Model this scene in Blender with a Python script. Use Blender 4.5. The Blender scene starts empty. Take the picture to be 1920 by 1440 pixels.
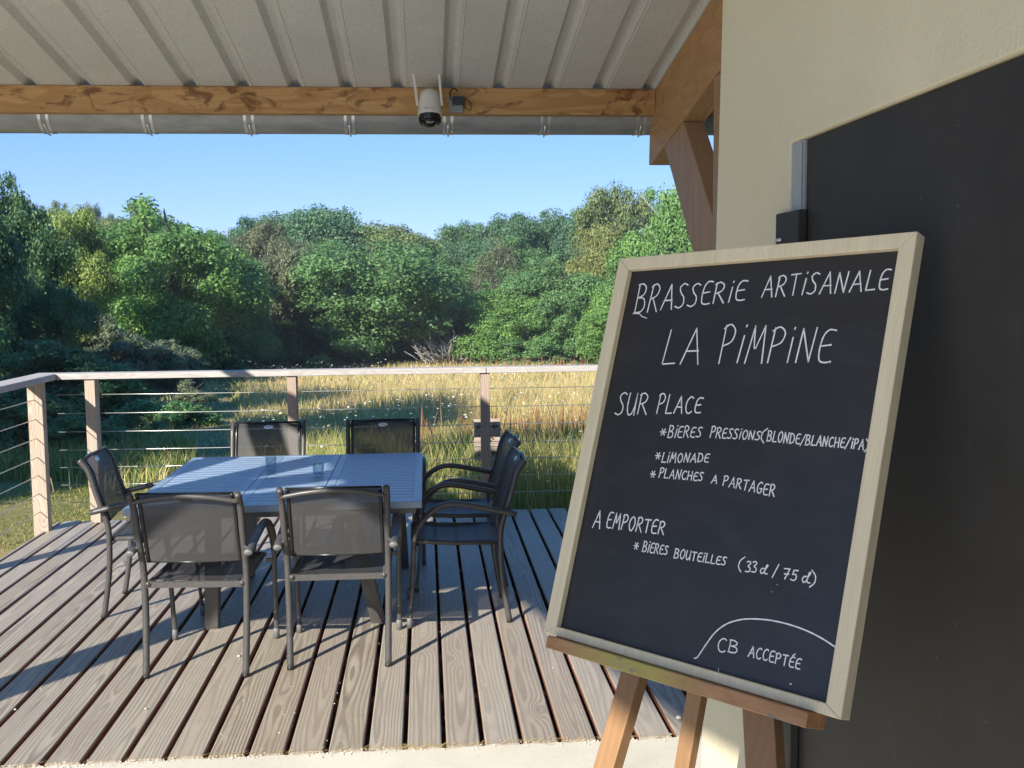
import bpy, bmesh, math, random
import numpy as np
from mathutils import Vector, Matrix
R = math.radians
scene = bpy.context.scene
col = scene.collection

# ------------------------------------------------------------------ camera, sky, sun, exposure
CAM_H, F_PX = 1.75, 1950.0
YAW, PIT, ROL = R(4.717), R(5.237), R(-0.5245)
fw = Vector((math.sin(YAW)*math.cos(PIT), math.cos(YAW)*math.cos(PIT), -math.sin(PIT)))
rt = Vector((math.cos(YAW), -math.sin(YAW), 0)); up = rt.cross(fw)
rt, up = math.cos(ROL)*rt + math.sin(ROL)*up, -math.sin(ROL)*rt + math.cos(ROL)*up
cd = bpy.data.cameras.new('camera'); cam = bpy.data.objects.new('camera', cd); col.objects.link(cam)
cd.sensor_width = 36; cd.lens = 36*F_PX/1920; cd.clip_start = 0.05; cd.clip_end = 2000
M = Matrix((rt, up, -fw)).transposed().to_4x4(); M.translation = (0, 0, CAM_H)
cam.matrix_world = M
scene.camera = cam

SUN_AZ, SUN_EL = 35.7, 29.0           # shadows fall towards +X +Y
w = bpy.data.worlds.new('World'); scene.world = w; w.use_nodes = True
nt = w.node_tree
sky = nt.nodes.new('ShaderNodeTexSky'); sky.sky_type = 'NISHITA'; sky.sun_disc = False
sky.sun_elevation = R(SUN_EL); sky.sun_rotation = R(180+SUN_AZ)
sky.air_density = 1.0; sky.dust_density = 0.0; sky.ozone_density = 3.0; sky.altitude = 1500
hs = nt.nodes.new('ShaderNodeHueSaturation'); hs.inputs['Saturation'].default_value = 1.35
tn = nt.nodes.new('ShaderNodeMix'); tn.data_type = 'RGBA'; tn.blend_type = 'MULTIPLY'; tn.inputs[0].default_value = 1; tn.inputs[7].default_value = (0.75, 0.93, 1.45, 1)
nt.links.new(sky.outputs[0], hs.inputs['Color']); gm = nt.nodes.new('ShaderNodeGamma'); gm.inputs[1].default_value = 0.45; nt.links.new(hs.outputs[0], gm.inputs[0]); nt.links.new(gm.outputs[0], tn.inputs[6]); nt.links.new(tn.outputs[2], nt.nodes['Background'].inputs[0])
nt.nodes['Background'].inputs[1].default_value = 0.112
sd = bpy.data.lights.new('sun', 'SUN'); sd.energy = 3.3; sd.angle = R(0.5); sd.color = (1.0, 0.93, 0.82)
sun = bpy.data.objects.new('sun', sd); col.objects.link(sun)
sdir = Vector((math.sin(R(SUN_AZ))*math.cos(R(SUN_EL)), math.cos(R(SUN_AZ))*math.cos(R(SUN_EL)), -math.sin(R(SUN_EL))))
sun.rotation_euler = sdir.to_track_quat('-Z', 'Y').to_euler(); sun.location = (-20, -25, 30)
scene.view_settings.view_transform = 'Standard'; scene.view_settings.look = 'None'
scene.view_settings.exposure = 1.72; scene.view_settings.gamma = 1
scene.cycles.max_bounces = 8; scene.cycles.transparent_max_bounces = 12

# ------------------------------------------------------------------ helpers
def tag(o, label=None, cat=None, group=None, kind=None):
    if label: o['label'] = label
    if cat: o['category'] = cat
    if group: o['group'] = group
    if kind: o['kind'] = kind
    return o

def empty(name, loc=(0, 0, 0), rz=0, **k):
    o = bpy.data.objects.new(name, None); col.objects.link(o)
    o.location = loc; o.rotation_euler = (0, 0, rz); o.empty_display_size = 0.1
    return tag(o, **k)

class MB:
    """collects shapes and links them as one mesh object"""
    def __init__(s): s.v = []; s.f = []; s.m = []; s.sm = []
    def add(s, vs, fs, mi=0, smooth=False):
        n = len(s.v); s.v += [tuple(p) for p in vs]
        for f in fs: s.f.append([i+n for i in f]); s.m.append(mi); s.sm.append(smooth)
    def box(s, lo, hi, mi=0):
        x0, y0, z0 = lo; x1, y1, z1 = hi
        s.add([(x0,y0,z0),(x1,y0,z0),(x1,y1,z0),(x0,y1,z0),(x0,y0,z1),(x1,y0,z1),(x1,y1,z1),(x0,y1,z1)],
              [(3,2,1,0),(4,5,6,7),(0,1,5,4),(1,2,6,5),(2,3,7,6),(3,0,4,7)], mi)
    def prism(s, poly, axis, a, b, mi=0):
        """polygon in the plane across axis, extruded from a to b"""
        def P(p, t):
            return {'x': (t, p[0], p[1]), 'y': (p[0], t, p[1]), 'z': (p[0], p[1], t)}[axis]
        n = len(poly)
        s.add([P(p, a) for p in poly]+[P(p, b) for p in poly],
              [tuple(range(n))[::-1], tuple(range(n, 2*n))]+[(i, (i+1) % n, n+(i+1) % n, n+i) for i in range(n)], mi)
    def bar(s, a, b, wx, wy, ref=(0, 0, 1), mi=0):
        """rectangular bar from a to b; wx across (perp. to ref), wy along ref"""
        a, b = Vector(a), Vector(b); d = (b-a).normalized(); r = Vector(ref)
        x = d.cross(r).normalized(); y = x.cross(d).normalized()
        vs = []
        for p in (a, b):
            for i, j in ((-1,-1),(1,-1),(1,1),(-1,1)): vs.append(p+x*i*wx/2+y*j*wy/2)
        s.add(vs, [(3,2,1,0),(4,5,6,7),(0,1,5,4),(1,2,6,5),(2,3,7,6),(3,0,4,7)], mi)
    def tube(s, pts, rad, seg=8, mi=0, side=None, flat=1.0, cap=True, closed=False):
        """swept tube; rad number or list; side: fixed sideways vector, flat scales the other axis"""
        pts = [Vector(p) for p in pts]; n = len(pts); vs = []; prev = None
        for i, p in enumerate(pts):
            if closed: d = pts[(i+1) % n]-pts[i-1]
            else: d = pts[min(i+1, n-1)]-pts[max(i-1, 0)]
            d.normalize()
            if side is not None: x = Vector(side); x = (x-d*x.dot(d)).normalized()
            elif prev is None: x = d.orthogonal().normalized()
            else: x = (prev-d*prev.dot(d)).normalized()
            prev = x; y = d.cross(x)
            r = rad[i] if isinstance(rad, (list, tuple)) else rad
            for k in range(seg):
                a = 2*math.pi*k/seg; vs.append(p+x*math.cos(a)*r+y*math.sin(a)*r*flat)
        fs = []
        for i in range(n if closed else n-1):
            j = (i+1) % n
            for k in range(seg):
                fs.append((i*seg+k, i*seg+(k+1) % seg, j*seg+(k+1) % seg, j*seg+k))
        if cap and not closed: fs += [tuple(range(seg))[::-1], tuple((n-1)*seg+k for k in range(seg))]
        s.add(vs, fs, mi, True)
    def lathe(s, prof, seg=24, c=(0, 0, 0), mi=0, T=None):
        vs = []; n = len(prof)
        for r, z in prof:
            for k in range(seg):
                a = 2*math.pi*k/seg; p = Vector((r*math.cos(a), r*math.sin(a), z))
                if T: p = T @ p
                vs.append(p+Vector(c))
        fs = [(i*seg+k, i*seg+(k+1) % seg, (i+1)*seg+(k+1) % seg, (i+1)*seg+k) for i in range(n-1) for k in range(seg)]
        s.add(vs, fs, mi, True)
    def sheet(s, rows, mi=0, smooth=True):
        nr, nc = len(rows), len(rows[0])
        s.add([p for r in rows for p in r], [(i*nc+j, i*nc+j+1, (i+1)*nc+j+1, (i+1)*nc+j) for i in range(nr-1) for j in range(nc-1)], mi, smooth)
    def build(s, name, mats, parent=None, bevel=0, seg=2, fix=True):
        me = bpy.data.meshes.new(name); me.from_pydata(s.v, [], s.f)
        if not isinstance(mats, (list, tuple)): mats = [mats]
        for m in mats: me.materials.append(m)
        me.polygons.foreach_set('material_index', s.m); me.polygons.foreach_set('use_smooth', s.sm)
        if fix:
            bm = bmesh.new(); bm.from_mesh(me); bmesh.ops.recalc_face_normals(bm, faces=bm.faces); bm.to_mesh(me); bm.free()
        me.update()
        o = bpy.data.objects.new(name, me); col.objects.link(o)
        if parent: o.parent = parent
        if bevel:
            b = o.modifiers.new('bevel', 'BEVEL'); b.width = bevel; b.segments = seg; b.limit_method = 'ANGLE'; b.angle_limit = R(40)
        return o

def copy_tree(o, parent=None):
    c = o.copy(); col.objects.link(c); c.parent = parent
    for ch in list(o.children): copy_tree(ch, c)
    return c

def smooth_path(p, sub=5):
    p = [Vector(q) for q in p]; out = []
    for i in range(len(p)-1):
        a = p[max(i-1, 0)]; b = p[i]; c = p[i+1]; d = p[min(i+2, len(p)-1)]
        for k in range(sub):
            t = k/sub
            out.append(0.5*((2*b)+(c-a)*t+(2*a-5*b+4*c-d)*t*t+(3*b-a-3*c+d)*t**3))
    return out+[p[-1]]

# ------------------------------------------------------------------ materials
class NB:
    """small node-graph builder"""
    def __init__(s, name):
        s.mat = bpy.data.materials.new(name); s.mat.use_nodes = True; s.t = s.mat.node_tree
        s.p = s.t.nodes['Principled BSDF']; s.out = s.t.nodes['Material Output']
    def n(s, typ, ins=None, **kw):
        nd = s.t.nodes.new('ShaderNode'+typ)
        for k, v in kw.items(): setattr(nd, k, v)
        for k, v in (ins or {}).items():
            if isinstance(v, bpy.types.NodeSocket): s.t.links.new(v, nd.inputs[k])
            else: nd.inputs[k].default_value = v
        return nd
    def math(s, op, a, b=0.0, c=None):
        i = {0: a, 1: b}
        if c is not None: i[2] = c
        return s.n('Math', i, operation=op).outputs[0]
    def mix(s, fac, a, b, blend='MIX'):
        nd = s.n('Mix', data_type='RGBA', blend_type=blend)
        for k, v in ((0, fac), (6, a), (7, b)):
            if isinstance(v, bpy.types.NodeSocket): s.t.links.new(v, nd.inputs[k])
            else: nd.inputs[k].default_value = v if k == 0 else (*v, 1)
        return nd.outputs[2]
    def ramp(s, fac, stops):
        nd = s.n('ValToRGB', {0: fac}); e = nd.color_ramp.elements
        while len(e) < len(stops): e.new(0.5)
        for k, (pos, c) in enumerate(stops):
            e[k].position = pos; e[k].color = (*c, 1) if isinstance(c, tuple) else (c, c, c, 1)
        return nd.outputs[0]
    def noise(s, vec, scale, detail=4, rough=0.55, dist=0):
        return s.n('TexNoise', {'Vector': vec, 'Scale': scale, 'Detail': detail, 'Roughness': rough, 'Distortion': dist})
    def vec(s, kind='Object'):
        return s.n('TexCoord').outputs[kind]
    def mapped(s, v, scale=(1, 1, 1), loc=(0, 0, 0)):
        return s.n('Mapping', {'Vector': v, 'Scale': scale, 'Location': loc}).outputs[0]
    def set(s, **k):
        for key, v in k.items():
            i = s.p.inputs[key.replace('_', ' ')]
            if isinstance(v, bpy.types.NodeSocket): s.t.links.new(v, i)
            else: i.default_value = (*v, 1) if isinstance(v, tuple) and len(v) == 3 else v
        return s
    def bump(s, h, strength=0.3, dist=0.01):
        b = s.n('Bump', {'Height': h, 'Strength': strength, 'Distance': dist})
        s.t.links.new(b.outputs[0], s.p.inputs['Normal']); return s

def plain(name, c, rough=0.5, metal=0.0, var=0.12, scale=30, bump=0.0):
    b = NB(name); v = b.vec()
    n = b.noise(v, scale).outputs[0]
    lo = tuple(x*(1-var) for x in c); hi = tuple(min(1, x*(1+var)) for x in c)
    b.set(Base_Color=b.ramp(n, [(0.3, lo), (0.7, hi)]), Roughness=rough, Metallic=metal)
    if bump: b.bump(n, bump, 0.004)
    return b.mat

def wood(name, light, dark, axis='y', ring=0.011, attr=False, rough=0.75, contrast=0.6, knot=0.8, stain=None, wear=0.3, knot_scale=1.6, warp=1.0, ygrain=1.0, plank=False):
    """growth-ring wood: flat-sawn figure from rings that wander along the grain"""
    b = NB(name)
    if attr: v = b.n('Attribute', attribute_name='grain').outputs['Vector']
    else:
        v = b.vec()
        if axis != 'y':
            sp = b.n('SeparateXYZ', {0: v})
            o = {'x': (1, 0, 2), 'z': (0, 2, 1)}[axis]
            v = b.n('CombineXYZ', {k: sp.outputs[o[k]] for k in range(3)}).outputs[0]
    sp = b.n('SeparateXYZ', {0: v}); x, y, z = sp.outputs
    slow = b.mapped(v, (2.0, 0.7*ygrain, 3.0)); n1 = b.noise(slow, 1.3, 2).outputs[0]
    slow2 = b.mapped(v, (3.0, 1.3*ygrain, 5.0), (7.3, 2.1, 4.4)); n2 = b.noise(slow2, 1.0, 2).outputs[0]
    fine = b.noise(b.mapped(v, (60, 4, 60)), 1.0, 4).outputs[0]
    kn = b.n('TexVoronoi', {'Vector': b.mapped(v, (4.5, knot_scale, 1.7)), 'Scale': 1.0})
    kd = kn.outputs['Distance']
    kmask = b.n('MapRange', {0: kd, 1: 0.02, 2: 0.30, 3: 1.0, 4: 0.0}).outputs[0]
    kmask = b.math('POWER', kmask, 2.0)
    xx = b.math('ADD', x, b.math('MULTIPLY', b.math('SUBTRACT', n1, 0.5), 0.22*warp))
    zz = b.math('ADD', b.math('MULTIPLY', b.math('SUBTRACT', n2, 0.28), 0.30*warp), b.math('MULTIPLY', kmask, 0.07*knot))
    rr = b.math('SQRT', b.math('ADD', b.math('MULTIPLY', xx, xx), b.math('MULTIPLY', zz, zz)))
    ph = b.math('ADD', b.math('MULTIPLY', rr, 1.0/ring), b.math('MULTIPLY', fine, 0.35))
    fr = b.math('FRACT', ph)
    band = b.ramp(fr, [(0.0, 0.08), (0.35, 0.22), (0.70, 1.0), (0.92, 0.9), (1.0, 0.08)])
    bandf = b.math('MULTIPLY', band, contrast)
    streak = b.math('MULTIPLY', b.ramp(fine, [(0.35, 0.0), (0.75, 1.0)]), 0.35)
    c = b.mix(bandf, light, dark)
    c = b.mix(streak, c, tuple(0.75*q for q in dark))
    big = b.noise(b.mapped(v, (2.5, 0.8, 9.0)), 1.2, 3).outputs[0]
    c = b.mix(b.math('MULTIPLY', b.ramp(big, [(0.35, 0.0), (0.7, 1.0)]), wear), c, tuple(q*0.72 for q in light))
    if knot:
        kc = b.n('MapRange', {0: kd, 1: 0.035, 2: 0.085, 3: 1.0, 4: 0.0}).outputs[0]
        c = b.mix(b.math('MULTIPLY', kc, 0.75*knot), c, tuple(q*0.45 for q in dark))
    if stain:
        st = b.noise(b.mapped(v, (20.0, 3.2, 6.0), (3, 5, 1)), 1.6, 5, 0.65, 0.9).outputs[0]
        c = b.mix(b.math('MULTIPLY', b.ramp(st, [(0.54, 0.0), (0.64, 1.0)]), 0.75), c, stain)
    if plank:
        crk = b.noise(b.mapped(v, (130, 2.2, 9)), 1.0, 5, 0.7).outputs[0]
        c = b.mix(b.math('MULTIPLY', b.ramp(crk, [(0.60, 0.0), (0.68, 1.0)]), 0.55), c, (0.085, 0.062, 0.045))
        c = b.mix(b.math('MULTIPLY', b.ramp(crk, [(0.32, 1.0), (0.42, 0.0)]), 0.4), c, (0.52, 0.47, 0.40))
        dirt = b.noise(b.mapped(v, (3.2, 2.0, 3), (1, 8, 2)), 2.2, 6, 0.72, 0.5).outputs[0]
        c = b.mix(b.math('MULTIPLY', b.ramp(dirt, [(0.48, 0.0), (0.68, 1.0)]), 0.5), c, (0.19, 0.145, 0.105))
        pz = b.n('TexWhiteNoise', {'W': z}, noise_dimensions='1D').outputs['Color']
        ps = b.n('SeparateColor', {0: pz}).outputs
        c = b.mix(b.math('MULTIPLY', ps[0], 0.5), c, (0.26, 0.205, 0.155))
        c = b.mix(b.math('MULTIPLY', ps[1], 0.35), c, (0.40, 0.375, 0.34))
    b.set(Base_Color=c, Roughness=rough)
    b.p.inputs['Specular IOR Level'].default_value = 0.5 if plank else 0.3
    b.bump(b.math('ADD', b.math('MULTIPLY', band, -0.6), b.math('MULTIPLY', fine, 0.6)), 0.35, 0.002)
    return b.mat

MAT = {}
MAT['deck'] = wood('weathered_deck_wood', (0.405, 0.362, 0.285), (0.10, 0.075, 0.055), attr=True, ring=0.0135, contrast=0.95, knot=0.8, wear=0.6, warp=0.5, ygrain=0.42, plank=True, rough=0.5)
MAT['deck_side'] = wood('unweathered_wood', (0.22, 0.085, 0.045), (0.12, 0.045, 0.025), attr=False, contrast=0.4, knot=0)
MAT['rail'] = wood('silvered_rail_wood', (0.42, 0.40, 0.385), (0.27, 0.245, 0.23), axis='x', contrast=0.5)
MAT['rail_y'] = wood('silvered_rail_wood_side', (0.42, 0.40, 0.39), (0.27, 0.245, 0.235), axis='y', contrast=0.5)
MAT['post'] = wood('pine_post_wood', (0.44, 0.39, 0.33), (0.26, 0.175, 0.11), axis='z', ring=0.013, contrast=0.6)
MAT['post_red'] = wood('reddish_post_wood', (0.40, 0.325, 0.265), (0.22, 0.14, 0.10), axis='z', ring=0.012, contrast=0.55)
MAT['beam'] = wood('stained_beam_wood', (0.66, 0.40, 0.17), (0.40, 0.18, 0.06), axis='x', ring=0.02, warp=0.5, ygrain=.6, contrast=0.55, knot=1.0, stain=(0.12, 0.04, 0.015), knot_scale=2.0, rough=0.7)
MAT['rafter'] = wood('rafter_wood', (0.62, 0.37, 0.18), (0.44, 0.22, 0.09), axis='y', ring=0.03, contrast=0.4, knot=0.4, rough=0.65)
MAT['brace'] = wood('brown_brace_wood', (0.50, 0.31, 0.17), (0.37, 0.21, 0.105), axis='z', ring=0.03, contrast=0.35, knot=0.2, rough=0.6)
MAT['easel'] = wood('easel_wood', (0.275, 0.16, 0.08), (0.205, 0.11, 0.052), axis='z', ring=0.02, contrast=0.3, knot=0.0, rough=0.5)
MAT['pale_frame'] = wood('pale_frame_wood', (0.82, 0.71, 0.49), (0.72, 0.60, 0.39), axis='z', ring=0.008, contrast=0.35, knot=0.0, rough=0.45, wear=0.15)
MAT['grey_wood'] = wood('grey_old_wood', (0.40, 0.33, 0.28), (0.25, 0.19, 0.16), axis='x', ring=0.02, contrast=0.6, knot=0.4)
MAT['chair_metal'] = plain('charcoal_chair_metal', (0.055, 0.053, 0.052), 0.38, 0.0, 0.15, 60)
MAT['table_metal'] = plain('slate_table_metal', (0.20, 0.27, 0.365), 0.36, 0.1, 0.06, 12)
MAT['table_leg'] = plain('table_leg_metal', (0.075, 0.072, 0.07), 0.4, 0.0, 0.1, 20)
MAT['plastic_cap'] = plain('grey_cap', (0.12, 0.12, 0.12), 0.5)
MAT['steel'] = plain('cable_steel', (0.55, 0.54, 0.5), 0.3, 0.8, 0.1)
MAT['black'] = plain('black_plastic', (0.012, 0.012, 0.013), 0.25)
MAT['white_plastic'] = plain('white_plastic', (0.72, 0.70, 0.64), 0.35, 0, 0.04)
MAT['grey_plastic'] = plain('grey_plastic', (0.34, 0.36, 0.36), 0.45, 0, 0.06)
MAT['silver'] = plain('silver_badge', (0.65, 0.66, 0.66), 0.3, 0.6, 0.1)
MAT['chalk'] = plain('white_chalk_ink', (0.84, 0.82, 0.82), 0.7, 0, 0.05, 120)
MAT['zinc'] = None

def mk():
    b = NB('galvanised_zinc'); v = b.vec()
    n = b.noise(b.mapped(v, (3, 8, 8)), 1.5, 6, 0.7).outputs[0]
    b.set(Base_Color=b.ramp(n, [(0.35, (0.30, 0.31, 0.31)), (0.65, (0.44, 0.44, 0.42))]), Metallic=0.35, Roughness=0.55); MAT['zinc'] = b.mat
    # felt-backed roof sheet
    b = NB('felt_roof_underside'); v = b.vec()
    n = b.noise(v, 70, 5, 0.7).outputs[0]; n2 = b.noise(v, 2.2, 4, 0.6).outputs[0]
    c = b.ramp(n, [(0.3, (0.60, 0.585, 0.55)), (0.7, (0.86, 0.84, 0.80))])
    c = b.mix(b.math('MULTIPLY', b.ramp(n2, [(0.4, 0.0), (0.7, 1.0)]), 0.25), c, (0.50, 0.48, 0.44))
    b.set(Base_Color=c, Roughness=0.9).bump(n, 0.2, 0.003); MAT['felt'] = b.mat
    # roughcast plaster
    b = NB('cream_plaster'); v = b.vec()
    n = b.noise(v, 95, 5, 0.65).outputs[0]; n2 = b.noise(v, 2.0, 5, 0.6).outputs[0]
    c = b.ramp(n2, [(0.3, (0.66, 0.60, 0.42)), (0.7, (0.72, 0.655, 0.47))])
    c = b.mix(b.math('MULTIPLY', b.ramp(n, [(0.25, 1.0), (0.42, 0.0)]), 0.25), c, (0.36, 0.32, 0.23))
    b.set(Base_Color=c, Roughness=0.9).bump(n, 0.55, 0.006); MAT['plaster'] = b.mat
    # black chalk-paint door
    b = NB('black_door_paint'); v = b.vec()
    n = b.noise(v, 5, 6, 0.7).outputs[0]; n2 = b.noise(b.mapped(v, (40, 40, 6)), 1, 3).outputs[0]
    vo = b.n('TexVoronoi', {'Vector': v, 'Scale': 14.0}).outputs['Distance']
    c = b.ramp(n, [(0.3, (0.019, 0.0165, 0.0135)), (0.75, (0.034, 0.030, 0.025))])
    c = b.mix(b.math('MULTIPLY', b.ramp(n2, [(0.6, 0.0), (0.8, 1.0)]), 0.2), c, (0.06, 0.06, 0.058))
    c = b.mix(b.ramp(vo, [(0.03, 0.6), (0.045, 0.0)]), c, (0.16, 0.15, 0.14))
    b.set(Base_Color=c, Roughness=0.62).bump(b.noise(v, 160, 3).outputs[0], 0.15, 0.002); MAT['door'] = b.mat
    # chalkboard
    b = NB('chalkboard_black'); v = b.vec()
    n = b.noise(v, 6, 5, 0.7).outputs[0]; n2 = b.noise(v, 260, 3).outputs[0]
    c = b.ramp(n, [(0.3, (0.014, 0.0135, 0.014)), (0.75, (0.022, 0.0215, 0.023))])
    sm = b.noise(b.mapped(v, (2.2, 1, 5.5), (3, 1, 7)), 2.0, 6, 0.75, 1.2).outputs[0]
    c = b.mix(b.math('MULTIPLY', b.ramp(sm, [(0.5, 0.0), (0.72, 1.0)]), 0.018), c, (0.6, 0.6, 0.6))
    b.set(Base_Color=c, Roughness=0.42).bump(n2, 0.05, 0.001); b.p.inputs['Specular IOR Level'].default_value = 0.6; MAT['board'] = b.mat
    # paint-smeared easel ledge
    b = NB('paint_smeared_ledge'); v = b.vec(); sp = b.n('SeparateXYZ', {0: v})
    n = b.noise(b.mapped(v, (9, 30, 30)), 1, 5, 0.7, 0.6).outputs[0]; n2 = b.noise(b.mapped(v, (14, 60, 40), (4, 0, 2)), 1, 4, 0.7).outputs[0]
    c = b.ramp(n2, [(0.3, (0.29, 0.14, 0.06)), (0.7, (0.44, 0.24, 0.11))])
    mid = b.n('MapRange', {0: b.math('ABSOLUTE', b.math('ADD', sp.outputs[0], 0.09)), 1: 0.05, 2: 0.19, 3: 1.0, 4: 0.0}).outputs[0]
    c = b.mix(b.math('MULTIPLY', mid, b.ramp(n, [(0.25, 0.4), (0.6, 1.0)])), c, (0.40, 0.35, 0.09))
    c = b.mix(b.math('MULTIPLY', mid, b.ramp(n2, [(0.55, 0.0), (0.7, 0.7)])), c, (0.20, 0.27, 0.20))
    st = b.noise(b.mapped(v, (16, 50, 60), (9, 3, 1)), 1, 4, 0.7).outputs[0]
    c = b.mix(b.ramp(st, [(0.62, 0.0), (0.68, 0.8)]), c, (0.08, 0.14, 0.18))
    c = b.mix(b.ramp(st, [(0.26, 0.7), (0.3, 0.0)]), c, (0.55, 0.52, 0.44))
    b.set(Base_Color=c, Roughness=0.55); MAT['ledge'] = b.mat
    # concrete
    b = NB('pale_concrete'); v = b.vec()
    n = b.noise(v, 1.8, 6, 0.65).outputs[0]; n2 = b.noise(v, 120, 4, 0.7).outputs[0]
    c = b.ramp(n, [(0.3, (0.46, 0.435, 0.37)), (0.7, (0.57, 0.545, 0.475))])
    c = b.mix(b.math('MULTIPLY', b.ramp(n2, [(0.3, 1.0), (0.45, 0.0)]), 0.35), c, (0.32, 0.30, 0.26))
    vo = b.n('TexVoronoi', {'Vector': v, 'Scale': 16.0}).outputs['Distance']
    c = b.mix(b.ramp(vo, [(0.035, 0.8), (0.05, 0.0)]), c, (0.14, 0.12, 0.09))
    b.set(Base_Color=c, Roughness=0.85).bump(b.math('ADD', n2, n), 0.3, 0.004); MAT['concrete'] = b.mat
    # sling fabric: woven mesh one can see through
    b = NB('mesh_sling_fabric'); v = b.vec()
    wv = b.n('TexWave', {'Vector': v, 'Scale': 160.0, 'Distortion': 0.0}, wave_type='BANDS', bands_direction='X').outputs[1]
    wz = b.n('TexWave', {'Vector': v, 'Scale': 160.0, 'Distortion': 0.0}, wave_type='BANDS', bands_direction='Z').outputs[1]
    n = b.noise(v, 9, 4).outputs[0]
    c = b.mix(b.math('MULTIPLY', b.math('ADD', wv, wz), 0.3), (0.029, 0.029, 0.031), (0.050, 0.050, 0.051))
    c = b.mix(b.math('MULTIPLY', n, 0.3), c, (0.05, 0.047, 0.043))
    b.set(Base_Color=c, Roughness=0.58)
    tr = b.n('BsdfTransparent'); mx = b.n('MixShader', {0: 0.11, 1: b.p.outputs[0], 2: tr.outputs[0]})
    b.t.links.new(mx.outputs[0], b.out.inputs[0]); MAT['sling'] = b.mat
    # drinking glass
    b = NB('clear_glass'); fr = b.n('LayerWeight', {0: 0.35}).outputs['Facing']
    tr = b.n('BsdfTransparent', {0: (.86, .92, .95, 1)}); gs = b.n('BsdfGlossy', {0: (1, 1, 1, 1), 1: 0.12})
    mx = b.n('MixShader', {0: b.math('ADD', b.math('MULTIPLY', b.math('POWER', fr, 1.5), .8), .06), 1: tr.outputs[0], 2: gs.outputs[0]}); b.t.links.new(mx.outputs[0], b.out.inputs[0]); MAT['glass'] = b.mat
    # soil / turf below the blades
    b = NB('meadow_ground'); v = b.vec()
    n = b.noise(v, 0.5, 6, 0.65).outputs[0]; n2 = b.noise(v, 9, 6, 0.7).outputs[0]
    c = b.ramp(n, [(0.3, (0.12, 0.13, 0.045)), (0.6, (0.34, 0.27, 0.13))])
    c = b.mix(b.math('MULTIPLY', n2, 0.5), c, (0.075, 0.085, 0.03))
    b.set(Base_Color=c, Roughness=0.95).bump(n2, 0.6, 0.05); MAT['ground'] = b.mat; b.p.inputs['Specular IOR Level'].default_value = 0.03
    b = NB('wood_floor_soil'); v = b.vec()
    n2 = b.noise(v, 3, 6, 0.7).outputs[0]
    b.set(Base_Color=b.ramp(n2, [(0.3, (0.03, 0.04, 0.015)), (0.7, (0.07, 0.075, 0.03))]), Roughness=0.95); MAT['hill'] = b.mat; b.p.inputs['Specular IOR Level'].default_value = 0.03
    b = NB('dusty_path'); v = b.vec()
    n2 = b.noise(v, 5, 6, 0.7).outputs[0]
    b.set(Base_Color=b.ramp(n2, [(0.35, (0.13, 0.12, 0.06)), (0.65, (0.27, 0.22, 0.13))]), Roughness=0.95); MAT['path'] = b.mat; b.p.inputs['Specular IOR Level'].default_value = 0.03
    b = NB('grit'); v = b.vec()
    n2 = b.noise(v, 7, 3, 0.7).outputs[0]
    b.set(Base_Color=b.ramp(n2, [(0.35, (0.42, 0.37, 0.29)), (0.65, (0.66, 0.62, 0.54))]), Roughness=0.9); MAT['grit'] = b.mat
    # blades carry their own plant colour
    b = NB('grass_blades'); a = b.n('Attribute', attribute_name='tint').outputs['Color']
    b.set(Base_Color=a, Roughness=0.6); b.p.inputs['Specular IOR Level'].default_value = 0.1
    tl = b.n('BsdfTranslucent', {0: a}); mx = b.n('MixShader', {0: 0.35, 1: b.p.outputs[0], 2: tl.outputs[0]})
    b.t.links.new(mx.outputs[0], b.out.inputs[0]); MAT['blade'] = b.mat
    b = NB('bark'); v = b.vec()
    n = b.noise(b.mapped(v, (14, 14, 3)), 1, 5, 0.7).outputs[0]
    b.set(Base_Color=b.ramp(n, [(0.3, (0.055, 0.045, 0.035)), (0.7, (0.16, 0.135, 0.11))]), Roughness=0.9); MAT['bark'] = b.mat
    b = NB('pale_bark'); v = b.vec()
    n = b.noise(b.mapped(v, (10, 10, 4)), 1, 4, 0.7).outputs[0]
    b.set(Base_Color=b.ramp(n, [(0.3, (0.22, 0.20, 0.17)), (0.7, (0.42, 0.39, 0.35))]), Roughness=0.9); MAT['pale_bark'] = b.mat
mk()

def leaf_mat(name, c, tl=0.38):
    b = NB(name); a = b.n('Attribute', attribute_name='tint').outputs['Fac']
    v = b.n('NewGeometry').outputs['Position']; n = b.noise(v, 0.55, 3, 0.6).outputs[0]
    lo = tuple(q*0.55 for q in c); hi = (min(1, c[0]*1.45), c[1]*1.32, c[2]*1.15)
    f = b.math('ADD', b.math('MULTIPLY', a, 0.62), b.math('MULTIPLY', b.ramp(n, [(0.3, 0.0), (0.7, 1.0)]), 0.38))
    cc = b.ramp(f, [(0.05, lo), (0.45, c), (0.95, hi)])
    b.set(Base_Color=cc, Roughness=0.5); b.p.inputs['Specular IOR Level'].default_value = 0.35
    t = b.n('BsdfTranslucent', {0: cc}); mx = b.n('MixShader', {0: tl, 1: b.p.outputs[0], 2: t.outputs[0]})
    b.t.links.new(mx.outputs[0], b.out.inputs[0]); return b.mat
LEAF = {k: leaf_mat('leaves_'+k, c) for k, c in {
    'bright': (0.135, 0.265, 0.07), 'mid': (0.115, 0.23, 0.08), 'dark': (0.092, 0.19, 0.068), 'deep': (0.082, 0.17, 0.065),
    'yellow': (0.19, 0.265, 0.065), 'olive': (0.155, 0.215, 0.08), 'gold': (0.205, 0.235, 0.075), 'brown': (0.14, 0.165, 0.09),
    'grey': (0.15, 0.19, 0.115), 'blue': (0.088, 0.185, 0.092), 'pine': (0.12, 0.17, 0.08), 'bramble': (0.11, 0.235, 0.085)}.items()}

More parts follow.
